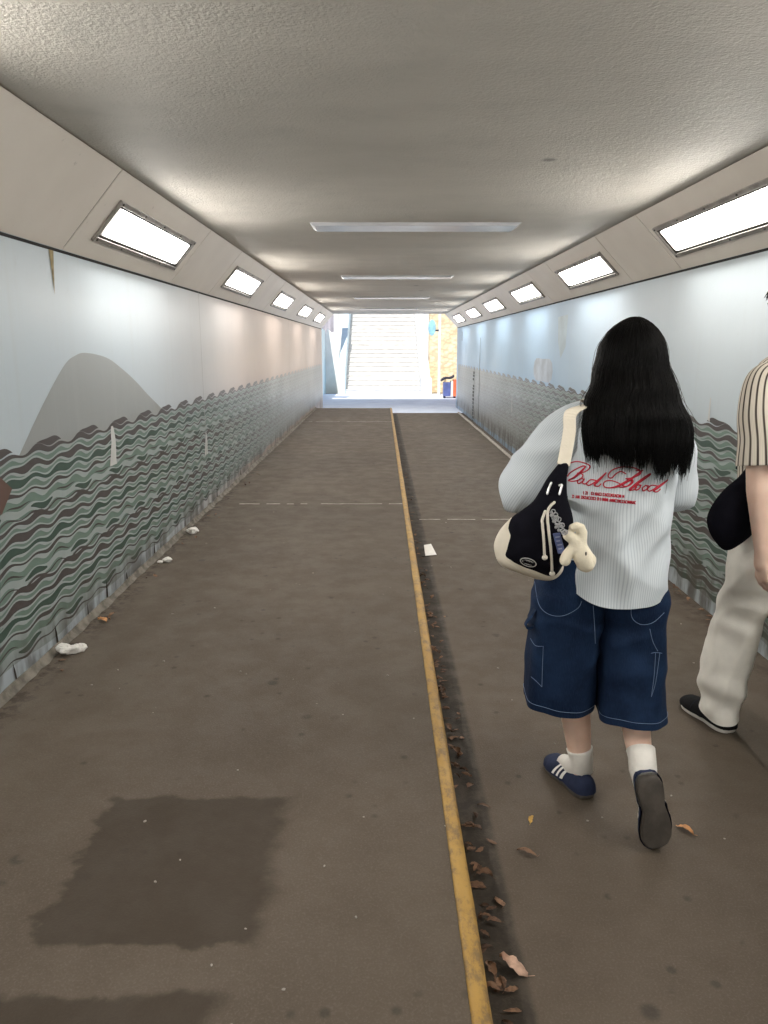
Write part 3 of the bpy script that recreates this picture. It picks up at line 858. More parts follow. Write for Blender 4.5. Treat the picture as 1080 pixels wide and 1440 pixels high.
def garment_torso(zt, hem, hx, hy, cx, cy, amp, rows=70, n=110, seed=0, extra=None):
    g = MB(); rings, sus = [], []
    for r in range(rows + 1):
        t = r / rows
        ring = []; 
        for i in range(n + 1):
            a = 2 * PI * i / n
            z = lerp(hem(a), zt, t)
            sx, c_ = math.sin(a), math.cos(a)
            x = interp(cx, z) + interp(hx, z) * math.copysign(abs(sx) ** (2 / 2.35), sx)
            y = interp(cy, z) + interp(hy, z) * math.copysign(abs(c_) ** (2 / 2.35), c_)
            nrm = Vector((sx, c_, 0))
            p = Vector((x, y, z)); q = p + Vector((seed, 0, 0))
            k = min(1, (1 - t) * 5, 1)
            f = fold(Vector((q.x, q.y, q.z * .55)))
            d = amp * f * (.35 + .65 * k)
            if extra: d += extra(p, a, t)
            p += nrm * d
            ring.append(p)
        rings.append(ring)
        zc = lerp(hem(PI), zt, t)
        per = 2 * PI * math.sqrt((interp(hx, 1.1) ** 2 + interp(hy, 1.1) ** 2) / 2)
        sus.append([per * i / n for i in range(n + 1)])
    g.loft(rings, su=sus, closed=False)
    # turned hem
    g.loft([[p + Vector((0, 0, .0)) for p in rings[0]], [p.lerp(Vector((interp(cx, p.z), interp(cy, p.z), p.z)), .03) + Vector((0, 0, .002)) for p in rings[0]]], su=[sus[0], sus[0]], closed=False)
    return g
def sleeve(path, rad, amp, n=48, sub=10, seed=0, flat_=1.0, ripple=0.0, g=None, cuff=.0):
    g = g or MB(); P = [Vector(p) for p in spline(path, sub)]
    m = len(P); rings, sus = [], []; up = Vector((0, -1, 0)); wob = 0
    for i, p in enumerate(P):
        t = (P[min(i + 1, m - 1)] - P[max(i - 1, 0)]).normalized()
        u = (up - t * up.dot(t)).normalized(); w = t.cross(u); up = u
        r = interp(rad, i / (m - 1)); ring = []
        for k in range(n + 1):
            a = 2 * PI * k / n
            dr = u * math.cos(a) + w * math.sin(a) * flat_
            q = p + dr * r
            d = amp * fold(Vector((q.x + seed, q.y, q.z)) ) + ripple * (1 - 2 * abs(math.sin(i / (m - 1) * 9 + 1.6 * math.cos(a + 1) + 2.5 * noise.noise(q * 6)))) * (.6 + .4 * math.cos(a))
            ring.append(q + dr * d)
        rings.append(ring); sus.append([2 * PI * .075 * k / n for k in range(n + 1)])
    if cuff:
        c = P[-1]; rings.append([lerp(q, c, cuff) for q in rings[-1]]); sus.append(sus[-1])
    g.loft(rings, su=sus, closed=False)
    return g
def leg_cloth(tab, hem, amp, zt, rows=70, n=72, seed=0, extra=None, ex=.87):
    """tab rows: (z, cx, cy, hx, hy) sorted by z"""
    col_ = lambda j: [(r[0], r[j]) for r in tab]
    cx, cy, hx, hy = (col_(j) for j in (1, 2, 3, 4))
    g = MB(); rings = []
    for r in range(rows + 1):
        t = r / rows; ring = []
        for i in range(n):
            a = 2 * PI * i / n; z = lerp(hem(a), zt, t); sx, c_ = math.sin(a), math.cos(a)
            p = Vector((interp(cx, z) + interp(hx, z) * math.copysign(abs(sx) ** ex, sx), interp(cy, z) + interp(hy, z) * math.copysign(abs(c_) ** ex, c_), z))
            d = amp * fold(Vector((p.x + seed, p.y, p.z * .7)))
            if extra: d += extra(p, a, t)
            ring.append(p + Vector((sx, c_, 0)) * d)
        rings.append(ring)
    g.loft(rings)
    c = lambda p: Vector((interp(cx, p.z), interp(cy, p.z), p.z + .004))
    g.loft([rings[0], [p.lerp(c(p), .06) for p in rings[0]], [p.lerp(c(p), .07) + Vector((0, 0, .05)) for p in rings[0]]])
    return g, rings

SHW = [(0, .30), (.015, .52), (.05, .70), (.12, .82), (.22, .84), (.38, .74), (.5, .76), (.62, .90), (.74, 1), (.84, .96), (.92, .78), (.97, .52), (1, .22)]
def shoe(parent, heel, toe, up, L, W, mats, stripes_=False, hh=1.0, side=1):
    y = (Vector(toe) - Vector(heel)).normalized(); up = Vector(up); z = (up - y * up.dot(y)).normalized(); x = y.cross(z)
    o = Vector(heel)
    T = lambda a, b, c: o + x * a + y * b + z * c
    hw = lambda t: interp(SHW, t) * W / 2
    cxs = lambda t: side * .010 * math.sin(t * PI) * (1 if t > .4 else .5)
    S = .024; ts = [0, .015, .035, .07, .12, .2, .3, .4, .5, .6, .7, .78, .85, .9, .94, .97, .99, 1]
    outl = [(cxs(t) + hw(t), t * L) for t in ts] + [(cxs(t) - hw(t), t * L) for t in ts[::-1]]
    cxm = 0; cym = L / 2
    sc = lambda k: [(lerp(cxm, a, k), lerp(cym, b, k)) for a, b in outl]
    sole = MB()
    rs = []
    for zz, k in ((.001, .88), (.004, .93), (.010, .945), (S - .003, .955), (S, .94)):
        rs.append([T(a, b, zz + (.004 if b > L * .93 else 0)) for a, b in sc(k)])
    sole.loft(rs, cap0=True, cap1=True)
    so = part('shoe', MB(), mats[0], parent)
    upp = MB(); rings = []
    H = [(0, .040), (.04, .058), (.12, .066), (.3, .064), (.42, .064), (.55, .054), (.75, .040), (.9, .031), (1, .012)]
    def U(t, ph, off=0):
        h = (interp(H, t) * hh + off); w_ = hw(t) * (1.02 + .09 * math.sin(PI * min(1, max(0, (t - .2) / .6)))) + off
        c, s_ = math.cos(ph), math.sin(ph)
        nar = 1 - .38 * (s_ ** 2) * (1 if t < .45 else .6)
        return T(cxs(t) + w_ * math.copysign(abs(c) ** .7, c) * nar, t * L, S - .002 + h * abs(s_) ** .8)
    n = 20
    for i in range(31):
        t = i / 30
        rings.append([U(t, PI * k / n) for k in range(n + 1)])
    upp.loft(rings, closed=False, cap0=True, cap1=True)
    me = upp.mesh('shoe', ORG[parent], True); old = so.data; so.data = me; me.materials.append(mats[0]); bpy.data.meshes.remove(old)
    part('sole', sole, mats[1], so, True, bevel=.002)
    tp = MB()
    if stripes_:
        for sgn in (0, 1):
            for c in (.40, .48, .56):
                st = MB(); a_, b_ = [], []
                for k in range(9):
                    q = lerp(.03, .40, k / 8); ph = q * PI if sgn == 0 else PI - q * PI; t = c - .10 * (k / 8)
                    a_.append(U(t, ph, .0018)); b_.append(U(t + .038, ph, .0018))
                st.loft([a_, b_], closed=False); part('stripe', st, M['white'], so, True)
    else:
        # stitched seam across the vamp
        st = MB(); st.tube([U(.62, PI * k / 12, .001) for k in range(1, 12)], .0012, 6); part('seam', st, M['strapblack'], so, True)
    return so

# ------------------------------------------------------------------ the woman
wb = Vector((.70, 2.28, 0))
JW = dict(pelvis=(.695, 2.31, .86), waist=(.71, 2.31, 1.02), chest=(.735, 2.31, 1.22), neck=(.75, 2.305, 1.385), head=(.752, 2.325, 1.500), hk=.90,
          shl=(.59, 2.31, 1.315), ell=(.465, 2.345, 1.10), wrl=(.525, 2.53, 1.12), shr=(.885, 2.31, 1.315), elr=(.925, 2.345, 1.10), wrr=(.85, 2.53, 1.13),
          hipl=(.61, 2.31, .84), knl=(.645, 2.41, .47), anl=(.698, 2.385, .085), tol=(.645, 2.55, .04),
          upl=(0, 0, 1), upr=(0, 1, 0), hipr=(.79, 2.31, .84), knr=(.84, 2.42, .475), anr=(.818, 2.145, .235), tor=(.845, 2.10, .06), calf=.056)
pw = person('woman with long black hair in a pale pinstriped shirt and dark denim shorts, walking away', wb, JW, .93,
            {'l': ((.25, .9, .3), (.4, .1, -.6), (.6, 0, .8)), 'r': ((-.25, .9, .3), (-.4, .1, -.6), (-.6, 0, .8))})
# shirt
def hemw(a):
    b = -math.cos(a)            # 1 at the back
    s_ = math.sin(a)
    return .872 - .108 * (1 - (1 - abs(b)) ** 2.1) + (.05 if s_ < 0 else 0) * abs(s_) ** 1.5
def shirt_x(p, a, t):
    u, z = p.x, p.z
    back = max(0, -math.cos(a))
    f = .011 * math.sin((z * .75 - (u - .72) * .9) * 52 + 2.2 * noise.noise(p * 4)) * max(0, 1 - abs(z - .97) / .2)
    f += .013 * math.sin((z * .6 + (u - .9) * 1.2) * 40 + 2 * noise.noise(p * 5)) * max(0, 1 - abs(u - .86) / .10) * max(0, 1 - abs(z - 1.13) / .18)
    f += .016 * math.exp(-((u - .70 - (1.0 - z) * .18) / .028) ** 2) * max(0, 1 - abs(z - .90) / .20)
    f += .006 * (1 - 2 * abs(math.sin(z * 15 + (u - .72) * 9 + 3.2 * noise.noise(p * 4.5)))) * max(0, 1 - t * 1.3)
    return f * back
HX = [(.75, .172), (.85, .174), (.95, .174), (1.05, .172), (1.2, .176), (1.28, .178), (1.325, .160), (1.36, .118), (1.39, .08), (1.405, .066)]
HY = [(.75, .168), (.85, .160), (.95, .145), (1.2, .138), (1.29, .122), (1.36, .088), (1.405, .066)]
g1 = garment_torso(1.405, hemw, HX, HY, [(.75, .716), (1.0, .722), (1.25, .735), (1.4, .75)], [(.75, 2.30), (1.3, 2.305), (1.4, 2.305)], .009, extra=shirt_x, seed=3)
LS = [(.635, 2.305, 1.325), (.565, 2.305, 1.265), (.485, 2.315, 1.165), (.447, 2.345, 1.10), (.470, 2.42, 1.085), (.52, 2.51, 1.11)]
RS = [(.845, 2.305, 1.325), (.880, 2.305, 1.265), (.908, 2.315, 1.165), (.918, 2.345, 1.085), (.900, 2.42, 1.075), (.855, 2.51, 1.115)]
rad = [(0, .062), (.2, .080), (.45, .084), (.62, .082), (.8, .078), (1, .062)]
gl = sleeve(LS, rad, .010, seed=5, ripple=.007, cuff=.12)
gr = sleeve(RS, [(0, .058), (.25, .070), (.5, .072), (.7, .070), (1, .058)], .010, seed=9, ripple=.007, cuff=.12)
sh = part('shirt', g1, M['shirt'], pw, True)
part('sleeve', gl, M['shirt'], sh, True); part('sleeve', gr, M['shirt'], sh, True)
g = MB(); rr = []
for k in range(3):   # collar band
    rr.append([Vector((.75 + (.066 - .004 * k) * math.sin(a), 2.305 + (.066 - .004 * k) * math.cos(a), 1.395 + .016 * k)) for a in [2 * PI * i / 40 for i in range(40)]])
g.loft(rr); part('collar', g, M['shirt'], sh, True)
TS = bvh([g1])
# embroidered script across the back
Z6 = lambda pts: [(780 + x / 6, 640 + y / 6) for x, y in pts]
thin, thick = [], []
thick += [[(262, 98), (240, 125), (205, 158), (165, 190), (125, 208)]]                                       # B
thin += [[(112, 178), (135, 150), (180, 120), (240, 92), (262, 98)], [(120, 92), (140, 66), (195, 55), (262, 70), (298, 92), (285, 122), (245, 145), (195, 152)],
         [(195, 152), (238, 163), (232, 192), (195, 214), (150, 222), (118, 214)]]
thin += [[(250, 204), (222, 198), (196, 220), (203, 240), (230, 228), (250, 206)], [(252, 202), (238, 232), (256, 244), (285, 225)]]   # a
thin += [[(356, 216), (306, 208), (272, 238), (286, 256), (322, 240), (356, 216)], [(350, 262), (372, 262), (392, 244)]]                     # d
thick += [[(434, 150), (400, 185), (360, 225), (338, 250), (350, 263)]]
thin += [[(600, 158), (560, 138), (515, 160), (485, 192), (458, 190), (455, 162), (490, 125), (560, 102), (635, 101), (700, 118), (735, 142)]]  # B flourish
thick += [[(742, 128), (700, 160), (640, 205), (580, 240), (520, 268), (470, 278)]]
thick += [[(722, 136), (716, 158), (668, 188)], [(602, 200), (648, 208), (652, 234), (612, 264)]]
thin += [[(470, 278), (428, 272), (412, 250), (425, 224), (470, 215), (530, 232), (585, 262), (620, 262)], [(690, 128), (722, 138), (708, 165), (660, 192), (602, 200)],
         [(602, 200), (648, 206), (655, 232), (618, 262), (560, 272), (530, 258)]]
thin += [[(640, 282), (700, 232), (770, 180), (806, 158), (800, 172), (745, 212), (680, 258)], [(640, 296), (668, 292), (692, 272)]]          # l
thick += [[(770, 178), (710, 225), (660, 268), (634, 290), (642, 299)]]
for dx, dy in ((0, 0), (62, 6)):
    thin.append([(706 + dx, 250 + dy), (680 + dx, 272 + dy), (686 + dx, 296 + dy), (714 + dx, 282 + dy), (724 + dx, 260 + dy), (706 + dx, 250 + dy), (730 + dx, 254 + dy)])
thin += [[(868, 262), (818, 256), (786, 286), (800, 305), (836, 288), (868, 262)], [(852, 312), (872, 306), (890, 290)]]
thick += [[(954, 210), (915, 240), (872, 272), (838, 298), (850, 312)]]
g = MB()
for c in thin: on_curve(g, TS, Z6(c), .0019, .0012)
for c in thick: on_curve(g, TS, Z6(c), (.0018, .0040), .0012)
part('script_lettering', g, M['red'], sh, True)
g = MB()
def small_line(x0, y0, x1, y1, h, n, seed):
    r = random.Random(seed)
    for i in range(n):
        if r.random() < .05: continue
        x = lerp(x0, x1, i / n); y = lerp(y0, y1, i / n); w_ = (x1 - x0) / n * .62
        for c in r.choice(([(0, 0), (0, h)], [(0, h), (w_ * .5, 0), (w_, h)], [(w_, 0), (0, 0), (0, h), (w_, h)], [(0, 0), (w_, 0), (0, h), (w_, h)], [(0, h), (0, 0), (w_, h), (w_, 0)])), :
            for p, q in zip(c, c[1:]):
                on_curve(g, TS, Z6([(x + p[0], y + p[1]), (x + q[0], y + q[1])]), .0012, .001, n=4)
small_line(245, 308, 592, 340, 21, 21, 4); small_line(150, 338, 690, 394, 21, 36, 8)
part('small_lettering', g, M['red'], sh, True)

# shorts
def sx(p, a, t):
    return .005 * (1 - 2 * abs(math.sin(p.z * 24 + 1.2 * math.cos(a + .8) + 3.0 * noise.noise(p * 4)))) * max(0, 1 - abs(t - .55) / .45) + .004 * math.sin(p.z * 70 + 4 * noise.noise(p * 5)) * max(0, 1 - abs(t - .75) / .3) + .006 * math.sin(a * 5 + 3 * noise.noise(Vector((p.x, 0, p.z * 2)))) * (1 - t) ** 2
gl1, rl = leg_cloth([(.33, .590, 2.345, .112, .118), (.5, .590, 2.350, .112, .145), (.65, .592, 2.315, .113, .132), (.78, .600, 2.31, .116, .140), (.9, .615, 2.31, .09, .12)], lambda a: .366 + .006 * math.sin(a * 2), .009, .90, seed=1, extra=sx, ex=.74)
gr1, rr_ = leg_cloth([(.31, .812, 2.275, .108, .135), (.5, .806, 2.325, .110, .170), (.65, .796, 2.30, .108, .132), (.78, .790, 2.31, .108, .140), (.9, .785, 2.31, .09, .12)], lambda a: .360 + .006 * math.sin(a * 2 + 1), .009, .90, seed=2, extra=sx, ex=.74)
gp, _ = leg_cloth([(.76, .698, 2.31, .15, .09), (.82, .694, 2.31, .190, .130), (.88, .70, 2.31, .178, .135), (.96, .705, 2.31, .15, .12)], lambda a: .76, .003, .96, rows=30, n=90)
so_ = part('shorts', gl1, M['denim'], pw, True)
part('trouser_leg', gr1, M['denim'], so_, True); part('seat', gp, M['denim'], so_, True)
TD = bvh([gl1, gr1, gp])
g = MB()
for c in ([(752, 818), (758, 850), (772, 864), (792, 866), (812, 856), (818, 846)], [(890, 838), (888, 866), (900, 878), (918, 876), (934, 862)], [(746, 898), (753, 908), (764, 909)],
          [(764, 909), (763, 935), (762, 966)], [(747, 952), (754, 958), (762, 966)], [(914, 885), (918, 902), (925, 916)], [(922, 918), (920, 950), (916, 980)], [(928, 918), (922, 960), (916, 980)], [(916, 919), (922, 918), (931, 919)],
          [(834, 852), (836, 880), (837, 905)]):
    on_curve(g, TD, c, .0009, .0006, sub=5)
part('stitching', g, M['stitch'], so_, True)
for rg in (rl, rr_):
    g = MB()
    for k in (3,):
        q = rg[k]; n_ = len(q)
        cen = sum(q, Vector()) / n_
        g.tube([lerp(p, cen, -.012) for p in q] + [lerp(q[0], cen, -.012)], .0009, 5)
        part('hem_stitching', g, M['stitch'], so_, True)
g = MB()   # hammer loop standing off the left hip
w_ = [spot(760, 848, 2.26), spot(748, 866, 2.25), spot(739, 882, 2.25), spot(748, 884, 2.25), spot(758, 872, 2.245), spot(768, 860, 2.23)]
rings = [[p + Vector((0, -.004, 0)), p + Vector((0, .026, 0)), p + Vector((.003, .026, .004)), p + Vector((.003, -.004, .004))] for p in [Vector(q) for q in spline([tuple(x) for x in w_], 5)]]
g.loft(rings, cap0=True, cap1=True); part('hammer_loop', g, M['denim'], so_, True)
# socks and shoes
NV = [M['navy'], M['gum']]
g = MB(); g.tube([(.660, 2.48, .055), (.680, 2.425, .072), (.699, 2.384, .10), (.692, 2.388, .14), (.690, 2.389, .154), (.688, 2.39, .164)], [.030, .036, .0415, .0415, .0435, .0450], 22, False)
part('sock', g, M['sock'], pw, True)
g = MB(); g.tube([(.830, 2.095, .14), (.820, 2.110, .20), (.815, 2.126, .24), (.820, 2.155, .265), (.8215, 2.176, .281)], [.030, .036, .0425, .0425, .0445], 22, False)
part('sock', g, M['sock'], pw, True)
shoe(pw, (.716, 2.325, 0), (.632, 2.575, 0), (0, 0, 1), .262, .098, NV, True, side=-1)
hr, tr_ = Vector((.808, 2.055, .262)), Vector((.850, 2.045, .004))
shoe(pw, hr, tr_, (0, 1, .05), .262, .100, NV, True, side=1)

# hair: a shaped base under a few thousand loose strands
HA = [(1.10, .152), (1.18, .156), (1.24, .160), (1.30, .160), (1.37, .139), (1.43, .119), (1.50, .1005), (1.54, .096), (1.58, .073), (1.605, .043), (1.618, .010)]
HB = [(1.10, .050), (1.2, .052), (1.3, .060), (1.36, .072), (1.42, .094), (1.50, .107), (1.54, .100), (1.58, .078), (1.605, .046), (1.618, .01)]
HC = [(1.10, 2.180), (1.25, 2.185), (1.33, 2.200), (1.4, 2.25), (1.48, 2.312), (1.62, 2.315)]
HCX = [(1.10, .748), (1.22, .747), (1.28, .744), (1.37, .737), (1.43, .747), (1.51, .752), (1.62, .755)]
def hp3(z, th, k):
    if z > 1.50:
        e = max(0, 1 - ((z - 1.50) / .119) ** 1.75) ** .58; return Vector((interp(HCX, z) + .1005 * e * k * math.sin(th), 2.315 - .105 * e * k * math.cos(th), z))
    return Vector((interp(HCX, z) + interp(HA, z) * k * math.sin(th), interp(HC, z) - interp(HB, z) * k * math.cos(th), z))
g = MB(); rings = []
for r in range(26):
    z = lerp(1.26, 1.613, 1 - (1 - r / 25) ** 1.6)
    wid = 1.75 if z < 1.40 else lerp(1.75, 2.2, (z - 1.40) / .2)
    rings.append([hp3(z, lerp(-wid, wid, i / 30), .93) for i in range(31)])
g.loft(rings, closed=False)
t_ = g.add((.752, 2.315, 1.6165))
n_ = len(rings[0]); b0 = (len(rings) - 1) * n_
for i in range(n_ - 1): g.face(b0 + i, b0 + i + 1, t_)
hr_ = part('hair', g, M['hair'], pw, True)
g = MB(); RH = random.Random(21)
for s in range(3000):
    th = RH.uniform(-2.0, 2.0) * (1 if RH.random() < .85 else .8)
    k = RH.uniform(.90, 1.02); zr = 1.6175 - RH.random() ** 2 * .05
    lump = noise.noise(Vector((th * 3.2, 1, 0))) + .5 * noise.noise(Vector((th * 9, 4, 0)))
    zend = 1.210 + .026 * lump - .012 * math.sin(th * 1.3) + RH.gauss(0, .010) + (.03 if abs(th) > 1.35 else 0) - .010 * math.exp(-((th - .7) / .5) ** 2) + .012 * math.exp(-((th + 1.0) / .5) ** 2)
    fly = s % 60 == 0
    if fly: k = 1.05; w1 = 0
    if RH.random() < .06: zend -= RH.uniform(.0, .04)
    w1, w2, ph = RH.uniform(-.10, .10), RH.uniform(.0, .06), RH.uniform(0, 6)
    pts, rad_ = [], []; m = 22
    q_ = th * 13 + 2 * math.sin(th * 5); clump = -.05 * math.sin(q_); zend -= .016 * (.5 + .5 * math.cos(q_))
    for i in range(m + 1):
        t = i / m; z = lerp(zr, zend, t)
        if abs(th) > 1.5 and z < 1.36: th_ = math.copysign(min(abs(th), 1.5 + (z - 1.12) * 2.0), th)
        else: th_ = th
        a_ = th_ + w1 * t + w2 * math.sin(t * 5 + ph) * t + clump * t * t
        kk = k * (1 + .02 * math.sin(t * 4 + ph) * t) - (.05 * t ** 6)
        pts.append(hp3(z, a_, kk)); rad_.append(lerp(.0015, .0004, max(0, t - .6) / .4))
    up = Vector((1, 0, 0)); rg = []
    if fly: rad_ = [q * .45 for q in rad_]; pts = [q + Vector((.014 * math.sin(i * .5 + ph), -.010 * math.sin(i * .37 + ph), 0)) * (i / m) for i, q in enumerate(pts)]
    for i, p in enumerate(pts):
        d = (pts[min(i + 1, m)] - pts[max(i - 1, 0)]).normalized(); u = d.cross(Vector((0, 1, .2))).normalized(); v_ = d.cross(u)
        rg.append([p + u * rad_[i], p - u * rad_[i] * .5 + v_ * rad_[i] * .8, p - u * rad_[i] * .5 - v_ * rad_[i] * .8])
    g.loft(rg)
part('strands', g, M['hair'], hr_, True)

# shoulder bag
def pillow(outline, y, thick, back=None, k=1.0, bias=(0, 0)):
    g = MB(); P = spline([tuple(p) for p in outline] + [tuple(outline[0])], 4)[:-1]
    W = [spot(u, v, y) for u, v in P]
    c = sum(W, Vector()) / len(W) + Vector((bias[0], 0, bias[1]))
    f, bk = [], []
    for s in (1, .985, .95, .88, .76, .6, .42, .22, .06):
        h = (1 - s ** 2.6) ** .62
        f.append([c.lerp(p, s) + Vector((0, -thick * h + .003 * fold(c.lerp(p, s) * 3) * h, 0)) for p in W])
        bk.append([c.lerp(p, s) + Vector((0, (back or thick) * h, 0)) for p in W])
    g.loft(bk[::-1] + f[1:], cap0=True, cap1=True)
    return g
BO = [(786, 652), (799, 652), (797, 672), (798, 699), (806, 729), (804, 760), (798, 778), (791, 795), (782, 808), (770, 811), (749, 806), (724, 796), (713, 789), (707, 780), (710, 766), (715, 752), (715, 741), (720, 728), (735, 717), (750, 705), (761, 688), (769, 674), (777, 663)]
CO = [(719, 728), (704, 744), (695, 763), (696, 779), (701, 791), (711, 799), (735, 808), (757, 815), (775, 816), (787, 809), (793, 796), (788, 770), (760, 745), (738, 732)]
bt = thing('shoulder_bag', 'black canvas shoulder bag with cream base hanging at the woman\'s left hip', 'bag', (.46, 2.10, .80))
gb = pillow(BO, 2.095, .052, .05, bias=(0, -.03)); gc = pillow(CO, 2.115, .048, .05)
part('body', gb, M['black'], bt, True); part('base_panel', gc, M['cream'], bt, True)
g = MB()   # strap over the shoulder: cream above, black below
def strap(g, pts, w, th=.004, dirx=Vector((1, .1, .15))):
    rings = []
    P = [Vector(p) for p in spline([tuple(p) for p in pts], 6)]
    for i, p in enumerate(P):
        t = (P[min(i + 1, len(P) - 1)] - P[max(i - 1, 0)]).normalized()
        u = (dirx - t * dirx.dot(t)).normalized(); n = t.cross(u)
        ww = w if not isinstance(w, list) else interp(w, i / (len(P) - 1))
        rings.append([p - u * ww / 2 - n * th / 2, p + u * ww / 2 - n * th / 2, p + u * ww / 2 + n * th / 2, p - u * ww / 2 + n * th / 2])
    g.loft(rings, cap0=True, cap1=True)
strap(g, [spot(792.5, 654, 2.092), spot(797, 630, 2.12), spot(801, 605, 2.15), spot(804, 580, 2.185), (.628, 2.26, 1.368), (.625, 2.33, 1.372), (.615, 2.41, 1.30)], .036)
part('upper_strap', g, M['cream'], bt)
g = MB(); strap(g, [(.615, 2.41, 1.302), (.60, 2.45, 1.20), (.575, 2.40, 1.06), spot(790, 700, 2.13)], .034)
part('lower_strap', g, M['strapblack'], bt)
TB = bvh([gb, gc])
Z7 = lambda pts: [(690 + x / 6.75, 640 + y / 6.75) for x, y in pts]
for c, r in (([(520, 535), (492, 630), (498, 780), (508, 960)], .0040), ([(600, 450), (545, 530), (545, 700), (566, 900), (580, 1105)], .0040)):
    g = MB(); on_curve(g, TB, Z7(c), r, .005, n=10, y=2.05)
    e = lay(TB, Z7([c[-1]]), .006, 2.05)
    if e: g.ell(e[0] + Vector((0, 0, -.002)), (.0085, .007, .0075))
    part('drawstring', g, M['cord'], bt, True)
for c in ([(580, 268), (560, 320), (545, 372)], [(652, 290), (672, 285), (664, 325), (650, 372)]):
    g = MB(); on_curve(g, TB, Z7(c), .0032, .004, n=8, y=2.05); part('hook', g, M['hook'], bt, True)
def oval(cx, cy, a, b, rot, n=28): return [(cx + a * math.cos(t) * math.cos(rot) - b * math.sin(t) * math.sin(rot), cy + a * math.cos(t) * math.sin(rot) + b * math.sin(t) * math.cos(rot)) for t in [2 * PI * k / n for k in range(n + 1)]]
g = MB(); w_ = lay(TB, Z7(oval(357, 1016, 82, 40, .30)), .0016, 2.05); c_ = sum(w_[:-1], Vector()) / len(w_[:-1]) + Vector((0, -.002, 0))
ci = g.add(c_); ids = [g.add(p) for p in w_]
for a, b in zip(ids, ids[1:]): g.face(ci, a, b)
pt_ = part('logo_patch', g, M['patch'], bt, True)
TB2 = bvh([gb, g])
g = MB(); on_curve(g, TB2, Z7(oval(357, 1018, 66, 27, .30)), .0016, .001, n=6, sub=1, y=2.05)
for k in range(7):
    x = 312 + k * 15; y0 = 992 + k * 4.6
    on_curve(g, TB2, Z7([(x, y0 + 24), (x + 3, y0 + 4), (x + 8, y0 + 8), (x + 8, y0 + 28)]), .0013, .001, n=5, sub=3, y=2.05)
part('emblem', g, M['black'], pt_, True)

# charms clipped to the bag
kt = thing('plush_charm', 'small cream plush toy keychain with blue tag clipped to the black shoulder bag', 'keychain', tuple(spot(812, 770, 2.02)))
Z = lambda x, y, yy=2.02: spot(690 + x / 6.75, 640 + y / 6.75, yy)
g = MB()
g.tube([Z(778, 690), Z(815, 678), Z(850, 690), Z(868, 735), Z(858, 800), Z(850, 850)], [.0115, .0135, .0145, .0150, .0165, .020], 14)
g.tube([Z(735, 765), Z(775, 790), Z(825, 850)], [.0150, .0165, .020], 14)
g.tube([Z(830, 830), Z(850, 900), Z(880, 970), Z(905, 1030)], [.0205, .0245, .028, .0255], 16)
g.ell(Z(945, 1000), (.017, .02, .02)); g.ell(Z(880, 1045), (.019, .02, .018))
g.tube([Z(790, 880), Z(725, 950), Z(708, 1000)], [.016, .0155, .0165], 14)
me = remesh(g, .0028, 4); place_mesh('toy_body', me, M['plush'], kt)
g = MB(); g.ell(Z(905, 938, 1.996), (.0028, .003, .006)); part('toy_eye', g, M['gum'], kt, True)
g = MB(); ex = (Z(660, 735) - Z(590, 745)); ey_ = (Z(640, 940) - Z(590, 745)); nn = ex.cross(ey_).normalized()
g.obox(Z(590, 745, 2.03), ex, ey_, nn, (0, 0, -.003), (1, 1, .003)); tg = part('blue_tag', g, M['tag'], kt, bevel=.002)
g = MB()
for k in range(4): g.obox(Z(590, 745, 2.03), ex, ey_, nn, (.18, .15 + .19 * k, -.0045), (.8 - .1 * (k % 2), .21 + .19 * k, -.0036))
for k in range(4): g.obox(Z(590, 745, 2.03), ex, ey_, nn, (.18, .15 + .19 * k, .0036), (.8 - .1 * (k % 2), .21 + .19 * k, .0045))
part('tag_print', g, simple('tag_print_grey', (.30, .33, .48), .6), tg)
g = MB(); q0, q1 = Z(590, 545, 2.02), Z(705, 745, 2.01)
for k in range(12):
    c = q0.lerp(q1, k / 11) + Vector((.004 * math.sin(k * 2.1), -.004, .003 * math.cos(k * 1.7)))
    rg = []
    for i in range(10):
        a = 2 * PI * i / 10; u = Vector((math.cos(a), .3 * math.sin(a) * (k % 2), math.sin(a))) * .0062
        rg.append(c + u)
    g.tube(rg + [rg[0]], .0016, 6, False)
part('chain', g, M['silver'], kt, True)
g = MB(); q0, q1 = Z(570, 545, 2.02), Z(640, 715, 2.015)
for k in range(7): g.ell(q0.lerp(q1, k / 6) + Vector((.002 * (-1) ** k, 0, 0)), (.0045, .0045, .0045), n=10, m=8)
part('beads', g, M['silver'], kt, True)

# ------------------------------------------------------------------ the man at the right edge
mb_ = Vector((1.46, 2.66, 0))
JM = dict(pelvis=(1.465, 2.66, .95), waist=(1.465, 2.665, 1.12), chest=(1.46, 2.665, 1.34), neck=(1.455, 2.67, 1.535), head=(1.432, 2.69, 1.665), hk=1.03,
          shl=(1.325, 2.65, 1.405), ell=(1.285, 2.55, 1.14), wrl=(1.305, 2.49, .835), shr=(1.605, 2.66, 1.405), elr=(1.665, 2.66, 1.16), wrr=(1.665, 2.80, .90),
          hipl=(1.395, 2.66, .93), knl=(1.40, 2.80, .51), anl=(1.385, 2.845, .085), tol=(1.345, 3.05, .04),
          upl=(0, 0, 1), upr=(0, .8, .6), hipr=(1.545, 2.66, .93), knr=(1.55, 2.66, .50), anr=(1.55, 2.36, .20), tor=(1.55, 2.47, .06), calf=.055)
pm = person('person in a cream striped knit shirt and cream trousers, cut off by the right edge', mb_, JM, 1.05,
            {'l': ((.10, .02, -1), (1, .1, .05), (.0, 1, .05)), 'r': ((.0, .3, -1), (-1, .1, .05), (0, 1, .2))})
MX = [(.88, .178), (1.0, .170), (1.2, .174), (1.38, .176), (1.44, .165), (1.475, .135), (1.51, .09), (1.54, .066)]
MY = [(.88, .135), (1.2, .132), (1.4, .12), (1.49, .09), (1.54, .066)]
